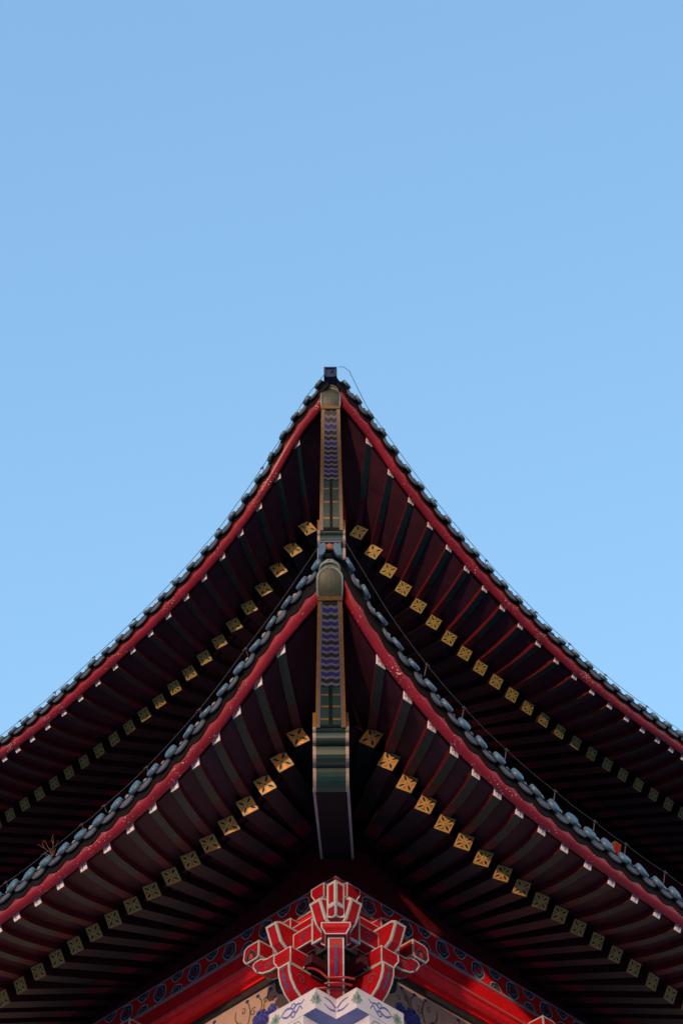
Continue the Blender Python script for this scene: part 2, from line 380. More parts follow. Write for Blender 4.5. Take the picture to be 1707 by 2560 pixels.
def soffits(E):
    side, Y0 = E.side, E.Y0
    # boards over the flying rafters
    nu = 9; rows = []
    gz = lambda i: E.zg[i] + GH * 0.47 + 0.006
    cols = []
    tipg = (-E1, E.zg[0] + 0.24); tipf = (-E2, TIPZ[E.t] + 0.02)
    cols.append((tipg[0], tipg[1], tipf[0], tipf[1]))
    cols.append(((tipg[0] + E.sg[0]) / 2, E.zg[0] + 0.155, (tipf[0] + E.sf[0]) / 2, zf_at(E, (tipf[0] + E.sf[0]) / 2) - FH * 0.45))
    for i in range(E.n): cols.append((E.sg[i], gz(i), E.sf[i], E.zf[i] - FH * 0.45))
    cols.append((E.far, gz(E.n - 1), E.far, E.zf[-1] - FH * 0.45))
    for j in range(-2, nu + 1):
        f = j / nu; ff = max(f, 0); row = []
        for sg, zg, sf, zf in cols:
            z = zg + (zf - zg) * f - 0.018 * 4 * ff * (1 - ff) * (0.6 + 0.8 * ff) + FH - 0.004
            row.append(pt(side, Y0, sg + (sf - sg) * f, E1 + (E2 - E1) * f, z))
        rows.append(row)
    low = rows
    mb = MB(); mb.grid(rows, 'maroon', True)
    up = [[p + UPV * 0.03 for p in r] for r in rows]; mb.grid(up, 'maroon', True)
    # closing strip behind the rafter ends
    mb.grid([[p - UPV * 0.09 for p in rows[0]], rows[0]], 'maroon')
    mb.build('eave_soffit', pag, fix=False)
    # boards over the square rafters
    cols = [(-E1, E.zg[0] + 0.10, 0.0, E.zg[0] + 0.10 + 0.30)]
    for i in range(E.n):
        slope = (E.sf[i] - E.sg[i]) / (E2 - E1)
        if i > 11 and E.t == 'U' or i > 14: slope = 0.0
        s_in = max(E.sg[i] - slope * E1 * 0.93, 0.0)
        zin = E.zg[i] + GRISE[E.t] * E1 * (0.80 if i < 3 else 1.0)
        cols.append((E.sg[i], E.zg[i] + GH * 0.45, s_in, zin + GH * 0.45))
    cols.append((E.far, cols[-1][1], E.far, cols[-1][3]))
    rows = []
    for j in range(7):
        f = j / 6
        rows.append([pt(side, Y0, a + (c - a) * f, (E1 - 0.06) * (1 - f) - 0.03 * f, b + (d - b) * f - 0.003) for a, b, c, d in cols])
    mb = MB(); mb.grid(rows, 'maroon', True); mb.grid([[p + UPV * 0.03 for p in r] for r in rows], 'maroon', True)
    mb.build('rafter_soffit', pag, fix=False)

def slist(E, step=0.09, s0=None):
    s = s0 if s0 is not None else -E2 - 0.02
    out = []
    while s < E.far: out.append(s); s += step
    return out + [E.far]

def fascia(E):
    side, Y0 = E.side, E.Y0
    prof = [(-0.012, 0.012), (0.004, 0.0), (0.018, 0.002), (0.034, 0.010), (0.048, 0.024), (0.056, 0.043), (0.058, 0.066), (0.058, 0.150), (-0.012, 0.150)]
    rings = []
    for s in slist(E):
        zb = zf_at(E, s) - 0.010
        ss = s if s > -E2 + 0.1 else s
        rings.append([pt(side, Y0, max(s, -(E2 + a) + 0.085 * RT2 - 0.06), E2 + a + 0.042, zb + b) for a, b in prof])
    mb = MB(); mb.loft(rings, 'red', True)
    mb.build('eave_board', pag, sharp=40)

def tile_s(E):
    s = {'L': -1.68, 'U': -1.66}[E.t]; out = []
    n = {('L', -1): 22, ('L', 1): 22, ('U', -1): 27, ('U', 1): 28}[(E.t, E.side)]
    for k in range(n):
        out.append(s); f = min(max((s + 1.6) / 1.9, 0), 1); s += 0.149 + 0.040 * f * f * (3 - 2 * f)
    return out
ET = 1.84
TZ = {'L': 0.135, 'U': 0.105}
def tiles(E):
    side, Y0 = E.side, E.Y0
    S, O = vs_(side), ve_(side); ss = tile_s(E)
    prev = None
    for k, s in enumerate(ss):
        rnd = random.Random(int(1000 * s) + (7 if side > 0 else 3) + (100 if E.t == 'U' else 0))
        tw = 0.16 * max(0, min(1, (-s) / 1.6))
        tang = (zf_at(E, s + 0.05) - zf_at(E, s - 0.05)) / 0.1
        z = zf_at(E, s) + TZ[E.t] + 0.02 + max(0, -s - 1.2) * 0.10
        c = pt(side, Y0, s, ET, z)
        Sx = (S + UPV * tang).normalized()
        tau = R_((-20 if E.t == 'L' else -30) + rnd.uniform(-6, 6)); yaw = R_(rnd.uniform(-7, 7)); c = c + UPV * rnd.uniform(-0.006, 0.006)
        V = (UPV * math.cos(tau) + O * math.sin(tau)); V = (V - Sx * V.dot(Sx)).normalized()
        N = Sx.cross(V).normalized()
        if N.dot(O) < 0: N = -N
        Sx = (Sx + N * math.sin(yaw)).normalized(); N = Sx.cross(V).normalized() * (1 if Sx.cross(V).dot(O) > 0 else -1)
        r = (0.055 if E.t == 'L' else 0.049) * rnd.uniform(0.97, 1.03)
        def circ(rr, off, m=20): return [c + Sx * rr * math.cos(q * 2 * math.pi / m) + V * rr * math.sin(q * 2 * math.pi / m) + N * off for q in range(m)]
        mb = MB()
        mb.loft([circ(r * 0.93, -0.016), circ(r, -0.010), circ(r, 0.004), circ(r * 0.9, 0.011), circ(r * 0.78, 0.010), circ(r * 0.4, 0.0125), circ(r * 0.05, 0.013)], 'tile', True)
        # barrel running back up the roof
        I = (-O * 0.93 + UPV * 0.30).normalized()
        rings = []
        for f in (0.0, 0.16, 0.32):
            cc = c + I * (f + 0.008) - UPV * 0.004
            rings.append([cc + Sx * 0.050 * math.cos(q * math.pi / 8 - 0.25) + V * 0.050 * math.sin(q * math.pi / 8 - 0.25) for q in range(10)]
                         + [cc + Sx * 0.040 * math.cos(q * math.pi / 8 - 0.25) + V * 0.040 * math.sin(q * math.pi / 8 - 0.25) for q in range(9, -1, -1)])
        mb.loft(rings, 'tile', True)
        mb.build('eave_tile', pag, sharp=45)
        if k + 1 < len(ss):
            # drip tile in the valley between two barrels
            s1 = ss[k + 1]; sm = (s + s1) / 2; gap = s1 - s
            zd = zf_at(E, sm) + TZ[E.t] - 0.010 + max(0, -sm - 1.2) * 0.10
            cd = pt(side, Y0, sm, ET - 0.015, zd)
            Sx = (S + UPV * (zf_at(E, sm + 0.05) - zf_at(E, sm - 0.05)) / 0.1).normalized()
            tau2 = R_(-10 + rnd.uniform(-5, 5)); V2 = UPV * math.cos(tau2) + O * math.sin(tau2); V2 = (V2 - Sx * V2.dot(Sx)).normalized()
            N2 = Sx.cross(V2).normalized()
            if N2.dot(O) < 0: N2 = -N2
            hw = gap * 0.44
            outl = []
            for q in range(9):
                f = q / 8; outl.append((-hw + 2 * hw * f, 0.034 - 0.030 * math.sin(math.pi * f)))
            for q in range(1, 12):
                f = q / 12; x = hw * math.cos(math.pi * f); outl.append((x, 0.034 - 0.088 * math.sin(math.pi * f) ** 0.75))
            mb = MB()
            fr = [cd + Sx * a + V2 * b + N2 * 0.006 for a, b in outl]; bk = [cd + Sx * a + V2 * b - N2 * 0.006 for a, b in outl]
            mb.loft([bk, fr], 'drip')
            rings = []
            for f in (0.0, 0.15, 0.30):
                cc = cd + I * f
                top = [cc + Sx * (-hw + 2 * hw * q / 8) + V2 * (0.034 - 0.030 * math.sin(math.pi * q / 8)) for q in range(9)]
                bot = [p - V2 * 0.012 for p in top[::-1]]
                rings.append(top + bot)
            mb.loft(rings, 'tile_dark', True)
            # mortar plug seen above the drip tile
            cm = cd + V2 * 0.042 - N2 * 0.01 + Sx * rnd.uniform(-0.012, 0.012)
            rm = rnd.uniform(0.016, 0.024)
            rings = [[cm + Sx * rm * 1.25 * math.cos(q * math.pi / 4) * cl + N2 * rm * math.sin(q * math.pi / 4) * cl + V2 * rm * sl for q in range(8)] for cl, sl in ((0.3, -0.95), (0.85, -0.5), (1, 0), (0.8, 0.6), (0.25, 0.97))]
            mb.loft(rings, 'mortar', True)
            mb.build('drip_tile', pag, sharp=40)

def roof(t):
    Y0 = Y0T[t]; mb = MB()
    e_in, rise = ((-1.2374, 1.75) if t == 'L' else (-4.2, 2.9))
    for key in (t + 'L', t + 'R'):
        E = EAVES[key]; side = E.side
        ss = tile_s(E); ss = [-ET] + ss + [E.far + 0.1]
        cols = []
        for a, b in zip(ss[:-1], ss[1:]):
            for q in range(6):
                f = q / 6; h = 0.028 * (abs(math.cos(math.pi * f)) ** 1.5)
                cols.append((a + (b - a) * f, h))
        cols.append((ss[-1], 0.028))
        rows = []
        for j in range(11):
            f = j / 10; row = []
            for s, h in cols:
                k = (s + ET) / (ss[-1] + ET)
                s2 = s + (1 - k) * f * (-e_in + ET)
                zb = zf_at(E, s) + TZ[t] + 0.005
                zt = zf_at(E, E.far) + rise
                z = zb + (zt - zb) * (0.72 * f + 0.28 * f * f) if zb < zt else zb
                row.append(pt(side, Y0, s2, (ET - 0.01) * (1 - f) + e_in * f, z + h))
            rows.append(row)
        mb.grid(rows, 'tile', True)
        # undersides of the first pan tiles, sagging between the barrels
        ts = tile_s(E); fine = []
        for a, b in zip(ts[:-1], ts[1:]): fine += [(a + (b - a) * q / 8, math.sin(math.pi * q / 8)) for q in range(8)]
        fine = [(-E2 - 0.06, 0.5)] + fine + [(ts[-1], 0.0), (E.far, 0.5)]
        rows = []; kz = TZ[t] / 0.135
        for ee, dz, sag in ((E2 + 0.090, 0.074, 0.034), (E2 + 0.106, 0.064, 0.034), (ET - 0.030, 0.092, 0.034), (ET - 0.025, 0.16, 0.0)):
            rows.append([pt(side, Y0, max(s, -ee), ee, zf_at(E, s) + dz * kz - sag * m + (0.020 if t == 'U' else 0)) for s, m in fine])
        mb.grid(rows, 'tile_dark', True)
    return mb.build('roof', pag, fix=False)

# ------------------------------------------------------------------ hip beams
HIP = {'L': dict(tip=(9.60, 44.33), pts=[(9.58, 44.31), (9.72, 43.55), (9.90, 42.65), (10.09, 41.67), (10.26, 40.62)], nose=(10.27, 40.62), noseend=(10.62, 38.78), inner=(12.0, 36.86), wt=0.158, wm=0.20, wn=0.245, wavef=0.71),
       'U': dict(tip=(11.33, 49.8), pts=[(11.33, 49.80), (11.47, 49.05), (11.64, 48.25), (11.83, 47.55), (12.03, 46.28)], nose=(12.04, 46.28), noseend=(12.40, 44.5), inner=(13.75, 41.6), wt=0.158, wm=0.20, wn=0.245, wavef=0.64)}
def hp(y, phi): return y * math.tan(R_(phi))
def hip(t):
    H = HIP[t]
    P = [(y, hp(y, p)) for y, p in H['pts']]
    # dense, smoothed polyline of the underside of the young beam
    ys = np.array([p[0] for p in P]); zs = np.array([p[1] for p in P])
    cf = np.polyfit(ys - ys[0], zs, 3)
    L = np.linspace(ys[0], ys[-1], 41)
    def zb(y): return float(np.polyval(cf, y - ys[0]))
    def wid(y):
        f = (y - ys[0]) / (ys[-1] - ys[0]); return H['wt'] + (H['wm'] - H['wt']) * f
    def q(x, y, dz=0.0): return Vector((x, y, zb(y) + CAMZ + dz))
    mb = MB(); rings = []
    for y in L:
        h = wid(y) / 2
        rings.append([q(-h, y), q(h, y), q(h, y, 0.17), q(-h, y, 0.17)])
    mb.loft(rings, 'beam')
    root = mb.build('hip_beam', pag)
    # gold edging strips along both lower edges, each wrapping under and round the side
    for sx in (-1, 1):
        st = MB(); rg = []
        for y in L:
            h = wid(y) / 2
            rg.append([q(sx * (h + 0.003), y, -0.003), q(sx * (h + 0.003), y, 0.045), q(sx * (h - 0.002), y, 0.045), q(sx * (h - 0.002), y, 0.003), q(sx * (h - 0.017), y, 0.003), q(sx * (h - 0.017), y, -0.003)])
        st.loft(rg, 'beam_gold')
        rg = [[q(sx * (wid(y) / 2 - 0.017), y, 0.002), q(sx * (wid(y) / 2 - 0.017), y, -0.004), q(sx * (wid(y) / 2 - 0.029), y, -0.004), q(sx * (wid(y) / 2 - 0.029), y, 0.002)] for y in L]
        st.loft(rg, 'wave_line')
        st.build('edge_strip', root)
    # wave painted panel
    wp = MB(); y1 = ys[0] + H['wavef'] * (ys[-1] - ys[0]); nper = 13
    def wavey(xn): return 0.0040 * math.sin(xn * math.pi * 2.0 + 0.8)
    bands = []; y = ys[0] + 0.012
    per = (y1 - y) / nper
    for b in range(nper):
        bands.append((y + b * per, per * 0.60, 'wave' if (b % 2 if t == 'L' else b % 3 == 2) else 'wave_dark'))
        bands.append((y + b * per + per * 0.60, per * 0.40, 'wave_line'))
    for k, (yy, dy, key) in enumerate(bands):
        r0, r1 = [], []
        for j in range(13):
            xn = -1 + j / 6; hx = (wid(yy) / 2 - 0.030)
            r0.append(q(xn * hx, yy - wavey(xn), -0.0025 - (0.001 if key == 'wave_line' else 0)))
            r1.append(q(xn * hx, yy + dy - wavey(xn), -0.0025 - (0.001 if key == 'wave_line' else 0)))
        wp.grid([r0, r1], key)
    wp.build('wave_panel', root, fix=False)
    # ladder of thin gold lines either side of a dark centre stripe
    lp = MB()
    for k in range(3):
        yy = y1 + (ys[-1] - y1) * (0.22 + 0.29 * k); hx = wid(yy) / 2 - 0.032
        for sx in (-1, 1):
            lp.grid([[q(sx * 0.014, yy, -0.003), q(sx * hx, yy, -0.003)], [q(sx * 0.014, yy + 0.008, -0.003), q(sx * hx, yy + 0.008, -0.003)]], 'beam_gold')
    n = 8
    for sx in (-1, 1):
        ra, rb = [], []
        for k in range(n + 1):
            yy = y1 + 0.01 + (ys[-1] - y1 - 0.02) * k / n; hx = wid(yy) / 2 - 0.031
            ra.append(q(sx * 0.013, yy, -0.0015)); rb.append(q(sx * hx, yy, -0.0015))
        lp.grid([ra, rb], 'green')
    lp.build('striped_panel', root, fix=False)
    # carved green nose of the old beam with pale rounded corners
    yn, zn = H['nose'][0], hp(*H['nose']); ye, ze = H['noseend'][0], hp(*H['noseend'])
    prof = []
    lobes = [(0.0, 0.086, 0.006), (0.086, 0.29, 0.030), (0.29, 0.626, 0.045), (0.626, 1.0, 0.024)]
    for a, b, bul in lobes:
        for k in range(7):
            f = a + (b - a) * k / 6
            nx, nz = -(ze - zn), (ye - yn); ln = math.hypot(nx, nz)
            bb = bul * math.sin(math.pi * k / 6)
            prof.append((yn + (ye - yn) * f + nx / ln * bb * (-1), zn + (ze - zn) * f - abs(nz) / ln * bb))
    nb = MB(); rings = []
    h = H['wn'] / 2
    for y, z in prof:
        rings.append([Vector((-h, y, z + CAMZ)), Vector((-h + 0.022, y, z + CAMZ - 0.001)), Vector((h - 0.022, y, z + CAMZ - 0.001)), Vector((h, y, z + CAMZ))])
    for a, b in zip(rings[:-1], rings[1:]):
        nb.add(a + b, [[0, 1, 5, 4], [1, 2, 6, 5], [2, 3, 7, 6]], ['beam_pale', 'beam_green', 'beam_pale'])
    top = max(z for y, z in prof) + 0.13
    for sx in (-1, 1):
        ed = [Vector((sx * h, y, z + CAMZ)) for y, z in prof]
        tp = [Vector((sx * h, y, z + CAMZ + 0.05)) for y, z in prof]
        t2 = [Vector((sx * h, y, top + CAMZ)) for y, z in prof]
        nb.grid([ed, tp], 'beam_gold'); nb.grid([tp, t2], 'side')
    nb.add([Vector((-h, yn, zn + CAMZ)), Vector((h, yn, zn + CAMZ)), Vector((h, yn, top + CAMZ)), Vector((-h, yn, top + CAMZ))], [[0, 1, 2, 3]], 'beam_gold')
    nb.build('beam_nose', root, fix=False)
    # plain inner beam
    yi, zi = H['inner'][0], hp(*H['inner'])
    ib = MB(); rg = []
    for f in (0, 0.5, 1.0):
        y, z = ye + 0.002 + (yi - ye) * f, ze + 0.012 + (zi - ze) * f
        rg.append([Vector((-h + f * 0.04, y, z + CAMZ)), Vector((h + f * 0.04, y, z + CAMZ)), Vector((h + f * 0.04, y, z + CAMZ + 0.25)), Vector((-h + f * 0.04, y, z + CAMZ + 0.25))])
    ib.loft(rg, 'beam')
    for sx in (-1, 1):
        rg = []
        for f in (0.0, 1.0):
            y, z = ye + 0.003 + (yi - ye) * f, ze + 0.012 + (zi - ze) * f
            rg.append([Vector((sx * (h + 0.002) + f * 0.04, y, z + CAMZ - 0.003)), Vector((sx * (h + 0.002) + f * 0.04, y, z + CAMZ + 0.03)), Vector((sx * (h - 0.016) + f * 0.04, y, z + CAMZ + 0.002)), Vector((sx * (h - 0.016) + f * 0.04, y, z + CAMZ - 0.003))])
        ib.loft(rg, 'grey')
    ib.build('inner_beam', root)
    # gold collar, glazed sleeve and the tile over it
    y0, z0 = ys[0], zb(ys[0]); sl = (zb(ys[0] + 0.06) - z0) / 0.06      # negative slope going in
    dirv = Vector((0, -1, -sl)).normalized(); upn = Vector((0, -dirv.z, dirv.y)).normalized()
    if upn.z < 0: upn = -upn
    o = Vector((0, y0, z0 + CAMZ))
    def fr(x, a, b): return o + Vector((x, 0, 0)) + dirv * a + upn * b
    cb = MB(); hw = H['wt'] / 2 + 0.006
    cb.loft([[fr(-hw, -0.012, -0.010), fr(hw, -0.012, -0.010), fr(hw, -0.012, 0.17), fr(-hw, -0.012, 0.17)], [fr(-hw, 0.014, -0.012), fr(hw, 0.014, -0.012), fr(hw, 0.014, 0.17), fr(-hw, 0.014, 0.17)]], 'beam_gold')
    cb.build('collar', root)
    sb = MB(); rings = []
    lens = [k / 12 for k in range(9)] + [0.74, 0.81, 0.87, 0.92, 0.96, 0.985, 1.0]
    def sect(f):
        a = 0.015 + 0.185 * f; wsc = (0.97 + 0.04 * math.sin(math.pi * min(1, f * 1.15))) * (1.0 if f < 0.66 else max(0.22, math.sqrt(max(0.0, 1 - 0.95 * ((f - 0.66) / 0.34) ** 2)))); dz = 0.060 * f ** 2.2
        return a, wsc, dz
    for f in lens:
        a, wsc, dz = sect(f); ring = []; w2 = hw * wsc
        for x, b in ((-1, 0.17), (-1, 0.10), (-1, 0.035), (-0.94, 0.014), (-0.8, 0.003), (-0.4, -0.004), (0, -0.006), (0.4, -0.004), (0.8, 0.003), (0.94, 0.014), (1, 0.035), (1, 0.10), (1, 0.17)):
            ring.append(fr(x * w2, a, b * (0.17 - dz) / 0.17 + dz))
        rings.append(ring)
    n = len(rings[0])
    for r0, r1 in zip(rings[:-1], rings[1:]):
        for j in range(n - 1): sb.add([r0[j], r0[j + 1], r1[j + 1], r1[j]], [[0, 1, 2, 3]], 'olive', True)
    sb.add(rings[-1], [list(range(n))], 'olive_rim')
    for x in (-1, 1):
        sb.tube([fr(x * hw * sect(f)[1] * 0.95, sect(f)[0], 0.022 + sect(f)[2]) for f in lens], 0.011, 'olive_rim', 8)
    # the barrel tile lying on the sleeve, its rounded end showing beyond
    rg = []
    for k in range(9):
        f = k / 8; a = 0.06 + 0.20 * f; ww = hw * 0.90 * (1.0 if f < 0.6 else max(0.25, math.sqrt(max(0.0, 1 - 0.93 * ((f - 0.6) / 0.4) ** 2))))
        rg.append([fr(ww * math.cos(q * math.pi / 8), a, 0.055 + 0.035 * f + 0.09 * math.sin(q * math.pi / 8) * (1 - 0.3 * f)) for q in range(9)] + [fr(ww * x, a, 0.050 + 0.035 * f) for x in (-0.6, 0.0, 0.6)])
    sb.loft(rg, 'olive_rim', True)
    sb.tube([fr(hw * 0.80 * math.cos(q * math.pi / 10), 0.185 + 0.055 * math.sin(q * math.pi / 10), 0.075) for q in range(11)], 0.007, 'olive_rim', 6)
    sb.build('beam_sleeve', root, fix=False, sharp=70)
    return root

def ridge(t):
    H = HIP[t]; y0, z0 = H['pts'][0][0], hp(*H['pts'][0])
    yy, zz = y0 - 0.16, z0 + (0.27 if t == 'L' else 0.255) + CAMZ
    Y0 = Y0T[t]; far_y = Y0 + (1.75 if t == 'L' else 5.9); dz = (1.0 if t == 'L' else 1.6)
    mb = MB(); hw = 0.077 if t == 'L' else 0.058; th = 0.016
    zt = zz + 0.125
    # hollow box end facing out
    def B(x0, x1, y, y2, za, zb_, k): mb.hexa([(x0, y, za), (x1, y, za), (x1, y2, za), (x0, y2, za), (x0, y, zb_), (x1, y, zb_), (x1, y2, zb_), (x0, y2, zb_)], k)
    kf = 'drip' if t == 'L' else 'blue_box'
    B(-hw, -hw + th, yy, yy + 0.3, zz, zt - th, kf); B(hw - th, hw, yy, yy + 0.3, zz, zt - th, kf)
    B(-hw, hw, yy, yy + 0.3, zt - th, zt, kf)
    B(-hw + th, hw - th, yy + (0.10 if t == 'L' else 0.012), yy + 0.28, zz + 0.002, zt - th - 0.001, 'cavity' if t == 'L' else 'blue_box')
    # long ridge running up the hip
    rg = []
    for f in (0, 0.15, 0.4, 1.0):
        y = yy + 0.301 + (far_y - yy) * f; z = zz - 0.02 + dz * f ** 1.2
        rg.append([(-0.09, y, z - 0.25), (0.09, y, z - 0.25), (0.07, y, z + 0.10), (-0.07, y, z + 0.10)])
    mb.loft(rg, 'tile')
    o = mb.build('hip_ridge', pag)
    # two upright tiles and a rusty figure before the box
    if t == 'U': return o
    tm = MB()
    for sx in (-1, 1):
        c = Vector((sx * 0.052, yy - 0.012, zz + 0.02)); rg = []
        for k in range(2):
            rg.append([c + Vector((0.026 * math.cos(q * math.pi / 6) - sx * 0.012 * math.sin(q * math.pi / 6) , -0.012 + 0.024 * k, 0.062 * math.sin(q * math.pi / 6))) for q in range(12)])
        tm.loft(rg, 'tile', True)
    tm.build('corner_tile', o, sharp=40)
    fg = MB(); c = Vector((0, yy - 0.002, zz + 0.065)); rr = random.Random(5)
    rg = []
    for j in range(6):
        f = j / 5; r = 0.026 * math.sin(math.pi * (0.15 + 0.8 * f)) * rr.uniform(0.8, 1.2)
        rg.append([c + Vector((r * 1.3 * math.cos(q * math.pi / 4) + rr.uniform(-.004, .004), r * 0.7 * math.sin(q * math.pi / 4), 0.06 * (f - 0.5))) for q in range(8)])
    fg.loft(rg, 'rust', True); fg.build('ridge_figure', o, sharp=60)
    return o

# ------------------------------------------------------------------ painted prisms for the brackets
def prism(name, parent, org, A, X, prof, t0, t1, fill='bracket_red', border='white', bw=0.013, paint=True, extra=None, dark='petal'):
    """profile (a, z) in the plane of A and up, extruded along X; every face gets a pale border, a thin dark line and a red field"""
    me = bpy.data.meshes.new(name); bm = bmesh.new()
    v0 = [bm.verts.new(org + A * a + UPV * z + X * t0) for a, z in prof]
    v1 = [bm.verts.new(org + A * a + UPV * z + X * t1) for a, z in prof]
    n = len(prof); bm.faces.new(v0[::-1]); bm.faces.new(v1)
    for j in range(n): bm.faces.new([v0[j], v0[(j + 1) % n], v1[(j + 1) % n], v1[j]])
    bmesh.ops.recalc_face_normals(bm, faces=bm.faces)
    keys = [border, dark, fill]
    allf = list(bm.faces); sides = allf[2:]
    groups = [[allf[0]], [allf[1]]]; cur = [sides[0]]
    for a, b in zip(sides[:-1], sides[1:]):
        if a.normal.angle(b.normal) < 0.62: cur.append(b)
        else: groups.append(cur); cur = [b]
    groups.append(cur)
    for gset in groups:
        area = sum(f.calc_area() for f in gset)
        for f in gset: f.material_index = 0
        lens = [e.calc_length() for f in gset for e in f.edges if e not in set(x for h in gset if h is not f for x in h.edges)]
        if len(gset) == 1: ok = min(lens) > bw * 1.2
        else: ok = True
        if paint and area > 0.0012 and ok:
            bmesh.ops.inset_region(bm, faces=gset, thickness=bw, use_even_offset=True, use_boundary=True)
            for f in gset: f.material_index = 1
            bmesh.ops.inset_region(bm, faces=gset, thickness=0.0035, use_even_offset=True, use_boundary=True)
            for f in gset: f.material_index = 2
        elif not paint or area > 0.0004:
            for f in gset: f.material_index = 2
    c = Vector((0, 0, 0))
    for v in bm.verts: c += v.co
    c /= len(bm.verts)
    for v in bm.verts: v.co -= c
    bm.to_mesh(me); bm.free()
    for k in keys: me.materials.append(MT[k])
    return link(name, me, c, parent)

def scroll(mb, org, A, N, pts, wd, key):
    mb.ribbon([org + A * a + UPV * z + N * 0.003 for a, z in pts], N, wd, key)
def spiral(cx, cz, r0, turns, a0, sgn=1, n=18, k=0.82):
    return [(cx + r0 * (1 - k * i / n) * math.cos(a0 + sgn * turns * 2 * math.pi * i / n), cz + r0 * (1 - k * i / n) * math.sin(a0 + sgn * turns * 2 * math.pi * i / n)) for i in range(n + 1)]

def dou(parent, org, A, Bv, ca, cb, z0, wa, wb, h, name='bearing_block'):
    """bearing block: square top, hollow-chamfered foot"""
    def r(f, z): return [org + A * (ca + sa * wa / 2 * f) + Bv * (cb + sb * wb / 2 * f) + UPV * z for sa, sb in ((-1, -1), (1, -1), (1, 1), (-1, 1))]
    mb = MB(); lev = [(0.74, z0), (0.80, z0 + h * 0.18), (0.95, z0 + h * 0.40), (1.0, z0 + h * 0.45), (1.0, z0 + h)]
    rings = [r(f, z) for f, z in lev]
    mb.loft(rings, 'bracket_red')
    # pale lines on the edges
    for j in range(4):
        mb.tube([rg[j] for rg in rings], 0.006, 'white', 4)
    for rg in (rings[0], rings[-1]):
        mb.tube(rg + rg[:1], 0.005, 'white', 4)
    return mb.build(name, parent)

def cloud_block(parent, side, s0):
    S, O = vs_(side), ve_(side); org = pt(side, 12.0, 0, 0, 0)
    # block on the rounded arm with a small painted cloud
    prof = [(0.505, 8.27), (0.535, 8.256), (0.64, 8.256), (0.672, 8.30), (0.66, 8.39), (0.62, 8.405), (0.505, 8.405)]
    b2 = prism('bearing_block', parent, org, S, O, [(a + s0, z) for a, z in prof], 0.135, 0.285, bw=0.012)
    mb = MB(); o4 = org + O * 0.285 + S * (0.585 + s0)
    mb.poly([o4 + S * a + UPV * z + O * 0.0025 for a, z in ((-0.05, 8.275), (0.05, 8.275), (0.045, 8.32), (0.02, 8.335), (0.0, 8.365), (-0.02, 8.335), (-0.045, 8.32))], 'cloud')
    mb.poly([o4 + S * a + UPV * z + O * 0.0035 for a, z in ((-0.024, 8.277), (0.024, 8.277), (0.018, 8.31), (0.0, 8.325), (-0.018, 8.31))], 'pinkred')
    mb.ribbon([o4 + S * a + UPV * z + O * 0.0045 for a, z in ((-0.05, 8.275), (-0.045, 8.32), (-0.02, 8.335), (0.0, 8.365), (0.02, 8.335), (0.045, 8.32), (0.05, 8.275))], O, 0.006, 'wave_line')
    mb.build('cloud_painting', b2, fix=False)

